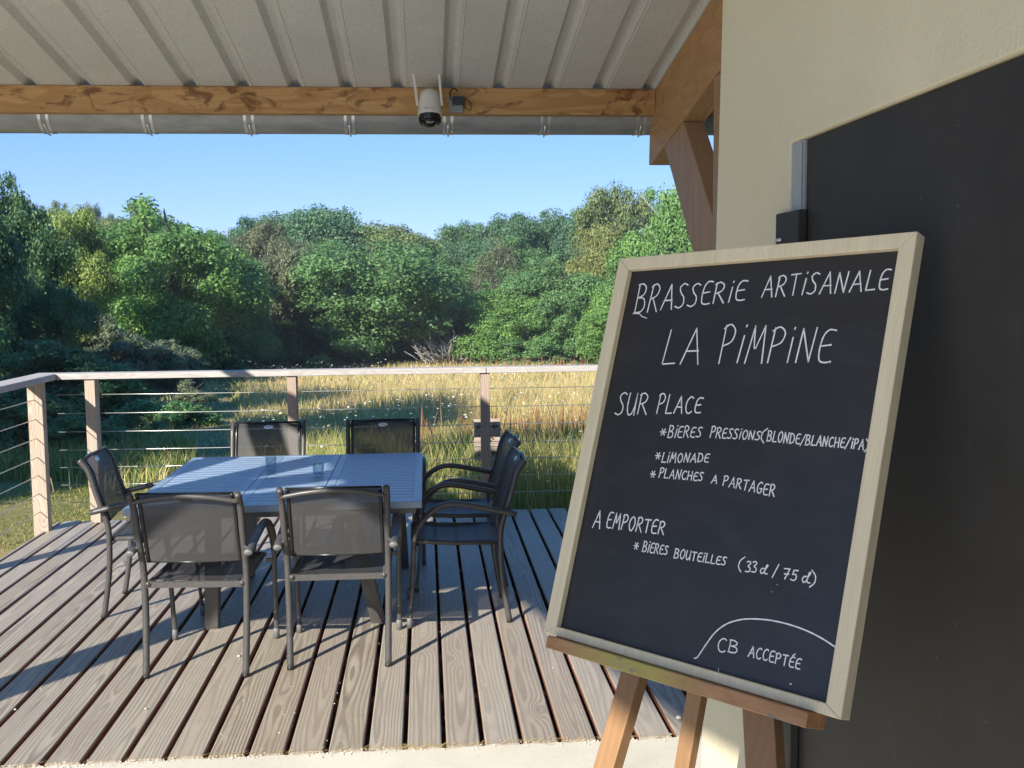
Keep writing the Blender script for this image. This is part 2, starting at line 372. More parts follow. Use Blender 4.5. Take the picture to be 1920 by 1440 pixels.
# ------------------------------------------------------------------ setting: ground, path, slab, deck
def ground_z(x, y):
    z = -0.17-0.044*np.clip(y-9, 0, 41)
    z = z+np.clip(y-50, 0, 60)*(0.05+0.0035*np.minimum(np.abs(x), 30))
    z = z+np.clip(-x-0.32*y-3, 0, 20)*0.06*np.clip((y-10)/10, 0, 1)
    return z
def gz(x, y): return float(ground_z(np.array(float(x)), np.array(float(y))))

def make_ground():
    xs = np.concatenate([np.linspace(-180, -45, 8), np.linspace(-40, 40, 81), np.linspace(45, 180, 8)])
    ys = np.concatenate([np.linspace(-120, -12, 6), np.linspace(-10, 112, 123), np.linspace(120, 240, 5)])
    X, Y = np.meshgrid(xs, ys); Z = ground_z(X, Y)
    under = (X > -2.7) & (Y < 7.9) & (X < 4); Z = np.where(under, -0.45, Z)
    Z = np.where((X < -3.3) & (Y < 8), -0.13, Z)
    nx = len(xs); V = np.stack([X, Y, Z], -1).reshape(-1, 3)
    F = [(j*nx+i, j*nx+i+1, (j+1)*nx+i+1, (j+1)*nx+i) for j in range(len(ys)-1) for i in range(nx-1)]
    me = bpy.data.meshes.new('ground'); me.from_pydata(V.tolist(), [], F)
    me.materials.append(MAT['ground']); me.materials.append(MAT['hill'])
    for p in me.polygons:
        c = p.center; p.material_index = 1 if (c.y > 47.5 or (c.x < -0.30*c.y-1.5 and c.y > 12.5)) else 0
        p.use_smooth = True
    o = bpy.data.objects.new('ground', me); col.objects.link(o); return tag(o, kind='structure')
make_ground()

pm = MB(); rows = []
for y in np.linspace(11.5, 46, 40):
    cx = -0.205*y-0.1+0.25*math.sin(y*0.4); ww = 0.018*y+0.2
    rows.append([(cx+ww*t, y, gz(cx+ww*t, y)+0.03) for t in (-1, -0.5, 0, 0.5, 1)])
pm.sheet(rows); tag(pm.build('path', MAT['path']), kind='structure')

SX0, SX1, DY0, DY1, DX0, DX1 = -6.5, 3.2, 3.87, 8.13, -2.84, 3.35
sl = MB(); random.seed(3)
edge = [(x, DY0-0.006-abs(random.gauss(0, 0.007))) for x in np.linspace(SX1, DX0+0.02, 240)]
poly = [(SX0, -7), (SX1, -7)]+edge+[(DX0, DY0-0.25), (SX0, DY0-0.3)]
sl.prism(poly, 'z', -0.35, -0.003); tag(sl.build('terrace_slab', MAT['concrete']), kind='structure')

def make_deck():
    P, X0 = 0.1501, -0.2553
    k0 = int(math.floor((DX0-X0)/P)); V = []; F = []; G = []; MI = []
    rnd = random.Random(11)
    k = k0
    while X0+k*P < DX1:
        xa = X0+k*P+0.0092+rnd.uniform(-.0015, .0015); xb = X0+(k+1)*P-0.0092+rnd.uniform(-.0015, .0015)
        xa = max(xa, DX0)
        ya = DY0+rnd.uniform(0, 0.006); yb = DY1+rnd.uniform(-0.02, 0.012); dz = rnd.uniform(-0.0012, 0.0012)
        c = 0.005; sec = [(xa, -0.03), (xa, -c), (xa+c, 0), (xb-c, 0), (xb, -c), (xb, -0.03)]
        seed = rnd.uniform(0, 60); yo = rnd.uniform(0, 30); xo = rnd.uniform(-0.05, 0.05); sgn = rnd.choice((-1, 1))
        n = len(V)
        for yy in (ya, yb):
            for (x, z) in sec:
                V.append((x, yy, z+dz)); G.append((sgn*(x-(xa+xb)/2)+xo, yy*sgn+yo, seed))
        for i in range(5):
            F.append((n+i, n+6+i, n+7+i, n+i+1)); MI.append(1 if i in (0, 4) else 0)
        F += [(n, n+1, n+2, n+3, n+4, n+5), (n+11, n+10, n+9, n+8, n+7, n+6)]; MI += [0, 0]
        k += 1
    me = bpy.data.meshes.new('deck'); me.from_pydata(V, [], F)
    at = me.attributes.new('grain', 'FLOAT_VECTOR', 'POINT'); at.data.foreach_set('vector', np.array(G, dtype=np.float32).ravel())
    me.materials.append(MAT['deck']); me.materials.append(MAT['deck_side'])
    # joists below, running across
    o = bpy.data.objects.new('deck', me)
    me.polygons.foreach_set('material_index', MI)
    bm = bmesh.new(); bm.from_mesh(me); bmesh.ops.recalc_face_normals(bm, faces=bm.faces)
    for y in np.linspace(DY0+0.06, DY1-0.1, 9):
        r = bmesh.ops.create_cube(bm, size=1); 
        for v in r['verts']: v.co = Vector((v.co.x*(DX1-DX0-0.06)+(DX0+DX1)/2, v.co.y*0.05+y, v.co.z*0.12-0.0945))
        for f in {f for v in r['verts'] for f in v.link_faces}: f.material_index = 1
    for x in (DX0+0.05, DX1-0.05):
        r = bmesh.ops.create_cube(bm, size=1)
        for v in r['verts']: v.co = Vector((v.co.x*0.04+x, v.co.y*(DY1-DY0-0.12)+(DY0+DY1)/2, v.co.z*0.2-0.15))
        for f in {f for v in r['verts'] for f in v.link_faces}: f.material_index = 1
    bm.to_mesh(me); bm.free(); col.objects.link(o); return tag(o, kind='structure')
make_deck()

# unseen pale ground behind and left, added to bounce sun under the roof
gy_ = MB(); gy_.sheet([[(-45, -45, -.16), (-20, -45, -.16), (8, -45, -.16)], [(-45, -7.01, -.125), (-20, -7.01, -.125), (8, -7.01, -.125)]], smooth=False)
gy_.sheet([[(-45, -7.005, -.126), (-20, -7.005, -.126), (SX0-.005, -7.005, -.126)], [(-45, 3.4, -.126), (-20, 3.4, -.126), (SX0-.005, 3.4, -.126)]], smooth=False)
tag(gy_.build('bounce_yard', plain('pale_bounce_ground', (.72, .69, .62), .9, 0, .15, 3)), kind='structure')

# grit and straw caught along the deck edge
def grit():
    m = MB(); rnd = random.Random(5)
    for i in range(520):
        x = rnd.uniform(-2.8, 1.2); y = DY0+rnd.gauss(-0.02, 0.014); r = rnd.uniform(0.0015, 0.006)
        if rnd.random() < 0.12: y = rnd.uniform(3.95, 5.4); r = rnd.uniform(0.002, 0.005)
        a = rnd.uniform(0, 6.28)
        vs = [(x+r*math.cos(a+k*1.57)*rnd.uniform(.6, 1), y+r*math.sin(a+k*1.57)*rnd.uniform(.6, 1), 0.0005) for k in range(4)]+[(x, y, r*0.9)]
        m.add(vs, [(0, 1, 4), (1, 2, 4), (2, 3, 4), (3, 0, 4)])
    for (x, y, r) in ((1.0, 4.02, .013), (-0.92, 4.95, .009), (0.85, 4.3, .006), (-1.75, 4.4, .006), (-1.2, 4.35, .006)):
        m.lathe([(0, 0), (r, r*.3), (r*.9, r*.9), (0, r*1.2)], 6, (x, y, 0.0005))
    tag(m.build('loose_grit', MAT['grit']), label='white grit and stone crumbs scattered along the deck and slab joint', cat='grit', kind='stuff')
    s = MB()
    for i in range(420):
        x = rnd.choice((rnd.uniform(-2.8, 1.2), rnd.gauss(-0.02, .12), rnd.gauss(0.5, .3), rnd.gauss(-.6, .3))); y = DY0+rnd.gauss(0.0, 0.012); l = rnd.uniform(0.01, 0.035); a = rnd.uniform(-1, 1)
        d = Vector((math.cos(a), math.sin(a)*.7, rnd.uniform(0, .35)))*l; p = Vector((x, y, 0.001)); q = Vector((-d.y, d.x, 0)).normalized()*0.0007
        s.add([p-q, p+q, p+d+q, p+d-q], [(0, 1, 2, 3)])
    tag(s.build('dry_straw', plain('straw', (0.50, 0.36, 0.15), 0.8)), label='wisps of dry straw caught at the front ends of the planks', cat='straw', kind='stuff')
grit()

# ------------------------------------------------------------------ railing
def railing():
    root = empty('deck_railing', (DX0, DY1, 0), label='weathered timber railing with steel cables round the far edge of the deck', cat='railing')
    def pt(mb): mb.v = [(x-DX0, y-DY1, z) for x, y, z in mb.v]; return mb
    posts = [(-2.53, 8.09, .075, .105, 'post'), (-1.03, 8.09, .07, .105, 'post_red'), (0.455, 8.09, .07, .105, 'post_red'), (1.95, 8.09, .07, .105, 'post'), (3.28, 8.09, .07, .105, 'post'),
             (-2.845, 7.83, .105, .075, 'post'), (-2.845, 6.66, .105, .075, 'post')]
    for x, y, a, b, mt in posts:
        m = MB(); m.box((x-a/2, y-b/2, -0.12 if x < -2.8 else 0.0008), (x+a/2, y+b/2, 1.1))
        pt(m).build('post', MAT[mt], root, 0.003)
    m = MB(); m.prism([(-2.76, 8.02), (0.462, 8.02), (0.462, 8.16), (-2.93, 8.16)], 'z', 1.1005, 1.145); pt(m).build('handrail', MAT['rail'], root, 0.004)
    m = MB(); m.prism([(0.466, 8.02), (3.4, 8.02), (3.4, 8.16), (0.466, 8.16)], 'z', 1.1005, 1.145); pt(m).build('handrail', MAT['rail'], root, 0.004)
    m = MB(); m.prism([(-2.935, 6.58), (-2.765, 6.58), (-2.765, 8.015), (-2.935, 8.155)], 'z', 1.1005, 1.146); pt(m).build('handrail', MAT['rail_y'], root, 0.004)
    for z in (0.975, 0.832, 0.691, 0.552, 0.418, 0.283, 0.148):
        m = MB(); m.tube([(-2.79, 8.09, z+.006), (-1.8, 8.09, z), (0.4, 8.09, z), (3.3, 8.09, z)], 0.0032, 6); pt(m).build('cable', MAT['steel'], root)
        m = MB(); m.tube([(-2.845, 6.6, z), (-2.845, 7.9, z)], 0.0032, 6); pt(m).build('cable', MAT['steel'], root)
railing()

# ------------------------------------------------------------------ porch roof
RS = 0.16
def zroof(y): return 3.083+RS*(7.05-y)
RX0, RX1, RY0, RY1 = -3.42, 6.0, -6.2, 7.22
def porch():
    root = empty('porch_roof', (0, 7.09, 2.9), label='lean-to porch roof of ribbed metal on timber beam, rafters and braces over the deck', cat='porch roof')
    def loc(m): m.v = [(x, y-7.09, z-2.9) for x, y, z in m.v]; return m
    # sheet: ribs are hollow from below; unseen opening up the slope is shaped to let sun onto handrail and grass
    prof = []; P0, PITCH = 0.1776, 0.3352
    k = math.floor((RX0-P0)/PITCH)-1; c = P0+k*PITCH
    while c < RX1+PITCH:
        for dx, dz in ((-0.045, 0), (-0.018, 0.045), (0.018, 0.045), (0.045, 0), (0.062, -0.0), (0.0655, -0.004), (0.069, 0.0)): prof.append((c+dx, dz))
        c += PITCH
    m = MB()
    def piece(x0, x1, y0, y1):
        p = [q for q in prof if x0 < q[0] < x1]; p = [(x0, 0)]+p+[(x1, 0)]
        for off in (0, 0.004):
            m.sheet([[(x, y, zroof(y)+dz+off) for x, dz in p] for y in (y0, y1)], smooth=False)
    piece(RX0, RX1, 5.55, RY1); piece(RX0, RX1, RY0, 2.7); piece(RX0, -2.35, 2.7, 4.3); piece(-0.6, RX1, 2.7, 5.55)
    loc(m).build('roof_sheet', MAT['felt'], root, fix=False)
    m = MB(); m.box((RX0, 7.05, 2.908), (1.568, 7.13, 3.079)); loc(m).build('eave_beam', MAT['beam'], root, 0.004)
    m = MB(); m.box((1.712, 7.05, 2.908), (RX1, 7.13, 3.079)); loc(m).build('eave_beam', MAT['brace'], root, 0.004)
    # right-hand rafter, brace and post (beside the wall)
    def zb(y): return 2.592+0.178*(7.2-y)
    m = MB(); m.prism([(7.2, zroof(7.2)-.004), (7.255, 2.60), (7.2, 2.592), (2.2, zb(2.2)), (2.2, zroof(2.2)-.004)], 'x', 1.57, 1.71); loc(m).build('rafter', MAT['rafter'], root, 0.004)
    m = MB(); m.prism([(6.80, 2.662), (6.30, 2.748), (5.625, 2.12), (5.625, 1.64), (5.7, 1.64), (6.05, 1.955)], 'x', 1.575, 1.70); loc(m).build('brace', MAT['brace'], root, 0.004)
    m = MB(); m.box((1.57, 5.46, -0.3), (1.72, 5.62, zb(5.6)-0.002)); loc(m).build('post', MAT['brace'], root, 0.004)
    # left-hand truss, outside the picture, that stripes the deck with shade
    TX = -3.3
    def zl(y): return 2.95+0.15*(5-y)
    m = MB(); m.prism([(7.2, 2.60), (7.2, 2.68), (5.3, 2.95), (4.7, 3.16), (4.2, 3.24), (3.6, 3.5), (3.6, zroof(3.6)-.004), (-6, zroof(-6)-.004), (-6, 5.0), (-3, 4.40), (-2, 4.12), (.5, 3.63)], 'x', TX-.06, TX+.06); loc(m).build('rafter', MAT['rafter'], root, 0.004)
    m = MB(); m.box((TX-.08, 2.60, -0.3), (TX+.08, 2.82, zl(2.8)-.001)); loc(m).build('post', MAT['brace'], root, 0.004)
    m = MB(); m.prism([(2.822, 2.0), (2.822, 1.78), (4.4, 3.08), (4.05, 3.10)], 'x', TX-.05, TX+.05); loc(m).build('brace', MAT['brace'], root, 0.004)
    for poly in ([(2.598, 2.80), (2.05, 3.45), (1.66, 3.50), (2.15, 2.92), (2.598, 2.38)], [(2.06, 2.93), (1.49, 3.50), (1.0, 3.47), (1.75, 2.72), (2.598, 1.86), (2.598, 2.31)]):
        m = MB(); m.prism(poly, 'x', TX-.01, TX+.01); loc(m).build('brace', MAT['brace'], root, 0.003)
    # gutter
    gy, gzv, r = 7.272, 2.932, 0.125
    m = MB(); arc = [math.pi+math.pi*t/14 for t in range(15)]
    for rr in (r, r-0.003):
        m.sheet([[(x, gy+rr*math.cos(a), gzv+rr*math.sin(a)) for a in arc] for x in (RX0, 1.05, RX1)])
    m.tube([(RX0, gy+r, gzv), (RX1, gy+r, gzv)], 0.008, 8)
    gut = loc(m).build('gutter', MAT['zinc'], root, fix=False)
    for x in [-3.13+0.661*k for k in range(9)]:
        m = MB()
        for dx in (-0.026, 0.026):
            rows = [[(x+dx+e, gy+(r+.004)*math.cos(a), gzv+(r+.004)*math.sin(a)) for e in (-.010, .010)] for a in [math.pi*1.0+math.pi*t/12 for t in range(13)]]
            m.sheet(rows)
        m.tube([(x, gy-r*math.cos(.6), gzv-r*math.sin(.6)-.006), (x, gy-.03, gzv-r-.006), (x+.001, gy+.02, gzv-r-.012)], [.010, .008, .004], 6)
        loc(m).build('gutter_bracket', MAT['silver'], gut, fix=False)
porch()

# ------------------------------------------------------------------ plaster wall and black door
def wall():
    root = empty('plaster_wall', (0.92, 3.24, 0), label='cream roughcast wall of the building beside the chalkboard', cat='wall')
    X = 0.92
    def lc(m): m.v = [(x-X, y-3.24, z) for x, y, z in m.v]; return m
    m = MB(); m.prism([(3.40, -.1), (3.13, 3.66), (-6.2, 5.15), (-6.2, 2.107), (2.59, 2.107), (2.59, -.1)], 'x', X, X+0.3)
    lc(m).build('wall', MAT['plaster'], root, 0.006)
    m = MB(); m.box((X+0.3005, 2.84, -.1), (6.0, 3.12, 3.66)); lc(m).build('wall', MAT['plaster'], root, 0.004)
    m = MB(); m.box((X+0.006, 2.508, 1.92), (X+0.1, 2.5895, 2.1065)); m.box((X+.0005, 2.512, 1.92), (X+.0055, 2.522, 2.10)); lc(m).build('door_jamb', MAT['grey_plastic'], root, 0.002)
    d = empty('sliding_door', (X, 2.5, 0), label='large matt black sliding door behind the chalkboard', cat='door')
    def ld(m): m.v = [(x-X, y-2.5, z) for x, y, z in m.v]; return m
    m = MB(); m.box((X+.012, -1.6, 0.012), (X+.05, 2.504, 2.104)); ld(m).build('door_panel', MAT['door'], d, 0.003)
    m = MB(); m.box((X-.012, 2.49, 0.012), (X+.0105, 2.655, 1.936)); ld(m).build('edge_plate', MAT['door'], d, 0.003)
    m = MB(); m.tube([(X-.016, 2.60, 1.868), (X-.016, 2.64, 1.868)], .004, 8); ld(m).build('latch', MAT['silver'], d)
    m = MB(); m.add([(X+.0105, 1.905, .50), (X+.0105, 1.875, .50), (X+.0105, 1.892, .535)], [(0, 1, 2)]); ld(m).build('chalk_mark', MAT['chalk'], d)
wall()

# ------------------------------------------------------------------ security camera and socket on the beam
def seccam():
    root = empty('security_camera', (0.05, 6.86, 2.93), label='white dome security camera with two antennas under the roof beam', cat='security camera')
    T = Matrix.Rotation(R(-8), 3, 'X')
    m = MB(); m.lathe([(0, .105), (.03, .103), (.052, .09), (.062, .068), (.066, .05), (.072, 0), (.078, -.055), (.079, -.062), (.07, -.064)], 32, T=T)
    body = m.build('housing', MAT['white_plastic'], root)
    m = MB(); m.lathe([(.0685, -.060), (.066, -.085), (.060, -.105), (.0, -.105)], 28, T=T); m.lathe([(0, -.145), (.022, -.142), (.038, -.13), (.046, -.108), (.046, -.09)], 24, T=T, c=(0, -.012, 0))
    for s in (-1, 1): m.tube([T @ Vector((s*.062, -.01, -.08)), T @ Vector((s*.058, -.012, -.115)), T @ Vector((s*.048, -.012, -.13))], [.012, .012, .006], 8)
    m.build('dome', MAT['black'], root)
    m = MB()
    for a in (-0.55, -.2, .2, .55): m.lathe([(0, .003), (.0045, 0)], 8, T @ Vector((.036*math.sin(a), -.053, -.118-.008*math.cos(a*2))), T=Matrix.Rotation(R(80), 3, 'X'))
    m.build('led_lamp', MAT['silver'], root)
    for s, ln in ((-1, (-.012, .0)), (1, (-.008, .002))):
        m = MB(); a = Vector((s*.078, -.02, -.005)); b = a+Vector((ln[0]*2, -.02, .215))
        m.bar(a, b, .017, .010, (0, 1, 0)); m.build('antenna', MAT['white_plastic'], root, .003)
    m = MB(); m.box((-.03, .02, .06), (.03, .188, .10)); m.build('bracket', MAT['white_plastic'], root, .004)
    # maker's mark: small emblem and a row of tiny letters on the housing
    m = MB()
    def onb(x, z):
        r = .072+(-z)*.11; y = -math.sqrt(max(1e-6, r*r-x*x)); return T @ Vector((x*1.0, y*1.012, z))
    m.tube([onb(-.024+.006*math.cos(t*.9), -.038+.006*math.sin(t*.9)) for t in range(6)], .0016, 5)
    x = -.013
    for ch in (1, 0, 1, 1, 1, 0, 1, 1, 1, 1):
        if ch: m.tube([onb(x, -.041), onb(x, -.036)], .0010, 4)
        x += .0038
    m.build('emblem', MAT['black'], root)
    s = empty('outdoor_socket', (0.225, 7.048, 2.97), label='small grey weatherproof socket on the beam beside the security camera', cat='socket')
    m = MB(); m.box((-.05, -.03, -.055), (.05, -.001, .05)); m.build('socket_box', MAT['grey_plastic'], s, .006)
    m = MB(); m.box((-.045, -.045, -.038), (.045, -.0305, .045)); m.build('lid', MAT['grey_plastic'], s, .006)
    p = empty('power_adapter', (0.235, 6.98, 2.985), label='black plug adapter with looped cable in the grey socket', cat='adapter')
    m = MB(); m.box((-.035, -.03, -.028), (.045, .021, .022)); m.build('plug_body', MAT['black'], p, .004)
    m = MB(); m.tube(smooth_path([(.045, .0, .004), (.072, .0, .0), (.088, .0, -.03), (.084, .01, -.06), (.062, .02, -.052), (.04, .03, -.03)]), .0026, 6)
    m.tube(smooth_path([(-.04, .03, .0), (-.05, .0, .045), (-.025, -.02, .075), (.0, .0, .06)]), .004, 6); m.build('cable', MAT['black'], p)
seccam()

# ------------------------------------------------------------------ table and glasses
def table():
    X0, X1, Y0, Y1, Z = -1.455, -0.032, 5.02, 6.545, 0.722
    root = empty('garden_table', (X0/2+X1/2, Y0/2+Y1/2, 0), label='square slate-grey slatted metal table in the middle of the deck', cat='table')
    cx, cy = X0/2+X1/2, Y0/2+Y1/2
    def lc(m): m.v = [(x-cx, y-cy, z) for x, y, z in m.v]; return m
    m = MB(); bw = 0.045
    d1, d2 = -0.94, -0.54
    m.box((X0, Y0, Z-.035), (X1, Y0+bw, Z)); m.box((X0, Y1-bw, Z-.035), (X1, Y1, Z))
    m.box((X0, Y0+bw, Z-.035), (X0+bw, Y1-bw, Z)); m.box((X1-bw, Y0+bw, Z-.035), (X1, Y1-bw, Z))
    for d in (d1, d2):
        m.box((d-.048, Y0+bw, Z-.03), (d-.0015, Y1-bw, Z)); m.box((d+.0015, Y0+bw, Z-.03), (d+.048, Y1-bw, Z))
    ft = lc(m).build('top_frame', MAT['table_metal'], root, .003)
    n = 19; pitch = (Y1-Y0-2*bw)/n
    m = MB()
    for a, b in ((X0+bw, d1-.048), (d1+.048, d2-.048), (d2+.048, X1-bw)):
        for k in range(n):
            y = Y0+bw+k*pitch; m.box((a, y+.004, Z-.018), (b, y+pitch-.004, Z-.002))
    lc(m).build('slats', MAT['table_metal'], root, .0015)
    for ya, yb in ((Y0+.012, Y0+.04), (Y1-.04, Y1-.012)):
        m = MB(); m.box((X0+.03, ya, Z-.062), (X1-.03, yb, Z-.0355)); lc(m).build('apron', MAT['table_leg'], root, .002)
    for ya, yb in ((Y0+.35, Y0+.40), (Y1-.40, Y1-.35)):
        m = MB(); m.box((X0+.06, ya, Z-.075), (X1-.06, yb, Z-.036)); lc(m).build('crossbar', MAT['table_leg'], root, .002)
    m = MB(); m.bar((-1.10, 6.40, .40), (-0.20, 6.45, .40), .03, .045); lc(m).build('stretcher', MAT['table_leg'], root, .002)
    for a, b in (((-1.052, 5.12, Z-.0625), (-1.137, 5.42, 0.002)), ((-.385, 5.12, Z-.0625), (-.275, 5.42, .002)), ((-1.07, 6.44, Z-.0625), (-1.11, 6.38, .002)), ((-.195, 6.46, Z-.0625), (-.165, 6.5, .002))):
        m = MB(); m.bar(a, b, .07, .065, (0, 1, 0)); lc(m).build('leg', MAT['table_leg'], root, .004)
    return Z
TZ = table()
for (x, y, lb) in ((-.905, 6.045, 'small clear tumbler further left on the slatted table, nearer its far edge'), (-.608, 5.79, 'small clear tumbler further right on the slatted table, nearer its front')):
    m = MB(); m.lathe([(0, .0005), (.027, .0005), (.029, .004), (.0335, .075), (.0335, .077), (.031, .077), (.0265, .012), (0, .011)], 28)
    o = m.build('drinking_glass', MAT['glass']); o.location = (x, y, TZ)
    tag(o, lb, 'glass', 'drinking glasses on the table')

# ------------------------------------------------------------------ chairs
def chair_proto():
    root = empty('patio_chair')
    upp = [(0, 0), (.030, .182), (.042, .289), (.046, .429), (.040, .500), (.022, .56), (-.009, .656), (-.036, .756), (-.056, .800), (-.088, .838)]
    arm = [(.526, 0), (.502, .283), (.495, .426), (.478, .5), (.446, .55), (.394, .598), (.341, .623), (.289, .629), (.227, .622), (.122, .602), (-.035, .568)]
    for s in (-1, 1):
        m = MB(); m.tube(smooth_path([(s*(.226+.012*z/.85), y, z) for y, z in upp], 4), .0155, 10)
        lg = m.build('back_leg', MAT['chair_metal'], root)
        m = MB(); m.lathe([(0, 0), (.0165, 0), (.0165, .012), (.0157, .013)], 10, (s*.226, .001, .0)); m.build('foot_cap', MAT['black'], lg)
        p = smooth_path([(s*(.255+.008*min(1, z/.5)), y, z) for y, z in arm], 4)
        m = MB(); m.tube(p, [.0125+.0085*min(1, max(0, (q.z-.42)/.12)) for q in p], 10, side=(1, 0, 0), flat=0.72)
        ar = m.build('armrest', MAT['chair_metal'], root)
        m = MB(); m.lathe([(0, 0), (.0155, 0), (.0155, .05), (.0135, .052)], 10, (s*.255, .525, .0)); m.build('foot_cap', MAT['plastic_cap'], ar)
        m = MB(); m.tube([(s*.263, -.035, .568), (s*.263, -.0385, .5672)], [.021, .019], 10, side=(1, 0, 0), flat=.72); m.build('end_cap', MAT['plastic_cap'], ar)
        m = MB(); m.bar((s*.222, .492, .40), (s*.258, .492, .40), .018, .018); m.build('seat_link', MAT['chair_metal'], ar)
        m = MB(); m.bar((s*.236, .0, .592), (s*.258, .0, .577), .012, .012); m.build('bolt', MAT['chair_metal'], ar)
    m = MB()
    for s in (-1, 1): m.tube([(s*.213, .03, .414), (s*.213, .30, .418), (s*.213, .47, .432), (s*.213, .497, .428)], .0125, 8)
    m.tube([(-.213, .497, .425), (.213, .497, .425)], .0115, 8)
    m.bar((-.226, .044, .41), (.226, .044, .41), .016, .028)
    m.build('seat_frame', MAT['chair_metal'], root)
    rows = []
    for y, z in ((.062, .4255), (.15, .418), (.28, .416), (.40, .425), (.47, .436), (.497, .440), (.512, .430), (.508, .416)):
        rows.append([(x, y, z-.012*(1-(x/.205)**2)*(1 if .1 < y < .45 else .3)) for x in np.linspace(-.205, .205, 7)])
    m = MB(); m.sheet(rows); m.build('seat', MAT['sling'], root, fix=False)
    path = smooth_path([(0, y, z) for y, z in [(.046, .512), (.032, .56), (.001, .656), (-.026, .756), (-.046, .80), (-.076, .838)]], 3)
    rows = [[(x, p.y-.012*(1-(x/.212)**2), p.z) for x in np.linspace(-.206, .206, 9)] for p in path]
    m = MB(); m.sheet(rows); bk = m.build('backrest', MAT['sling'], root, fix=False)
    m = MB()
    for s in (-1, 1): m.tube([(s*(.209), p.y-.001, p.z) for p in path], .0095, 6)
    m.tube([(-.209, path[-1].y+.004, path[-1].z), (0, path[-1].y-.008, path[-1].z+.002), (.209, path[-1].y+.004, path[-1].z)], .006, 6)
    m.tube([(-.209, path[0].y, path[0].z), (0, path[0].y-.012, path[0].z), (.209, path[0].y, path[0].z)], .004, 6)
    m.build('piping', MAT['black'], bk)
    m = MB(); m.tube(smooth_path([(-.236, -.070, .800), (-.12, -.092, .822), (0, -.098, .831), (.12, -.092, .822), (.236, -.070, .800)], 5), .0105, 8, side=(0, 0, 1), flat=.8)
    m.build('top_rail', MAT['chair_metal'], root)
    # oval badge on the front of the backrest
    a, b_ = path[-4], path[-3]; d = (b_-a).normalized(); n = Vector((0, d.z, -d.y))
    c = (a+b_)/2+Vector((0, -.012, 0)); m = MB()
    for off, k in ((.0025, 1.0),):
        ring = [c+n*off+Vector((1, 0, 0))*.033*k*math.cos(t)+d*.0135*k*math.sin(t) for t in np.linspace(0, 2*math.pi, 25)[:-1]]
        ring2 = [c+n*(off+.0015)+Vector((1, 0, 0))*.028*math.cos(t)+d*.010*math.sin(t) for t in np.linspace(0, 2*math.pi, 25)[:-1]]
        m.add(ring+ring2, [(i, (i+1) % 24, 24+(i+1) % 24, 24+i) for i in range(24)]+[tuple(range(24, 48))])
    bd = m.build('badge', MAT['silver'], bk)
    m = MB()
    for k in range(6): m.bar(c+n*.0045+Vector((-.014+.0055*k, 0, 0))-d*.003, c+n*.0045+Vector((-.014+.0055*k, 0, 0))+d*.003, .002, .0006, n)
    m.build('badge_lettering', MAT['grey_plastic'], bd)
    for p in list(root.children)+[q for c in root.children for q in c.children]+[r for c in root.children for q in c.children for r in q.children]:
        for v in p.data.vertices: v.co.z *= 1.03
    return root
ch0 = chair_proto()
G = 'charcoal patio chairs round the table'
chairs = [((-1.068, 4.70, 0), R(-4), 'mesh chair with sunlit see-through back before the table, farther from the easel'),
          ((-0.425, 4.752, 0), R(-1), 'mesh chair with sunlit see-through back before the table, nearer the easel'),
          ((0.413, 5.56, 0), R(91), 'charcoal chair side-on at the table end by the easel, in front of its twin'),
          ((0.435, 6.22, 0), R(93), 'charcoal chair at the table end by the easel, half hidden behind its twin'),
          ((-1.765, 5.875, 0), R(-88), 'lone charcoal chair at the table end by the corner railing posts'),
          ((-1.07, 7.03, 0), R(179), 'charcoal chair beyond the table, striped by sunlight in front of a railing post'),
          ((-0.30, 7.05, 0), R(181), 'charcoal chair beyond the table wholly in shade, beside the striped one')]
for i, (l, r, lb) in enumerate(chairs):
    o = ch0 if i == 0 else copy_tree(ch0)
    o.location = l; o.rotation_euler = (0, 0, r); tag(o, lb, 'chair', G)

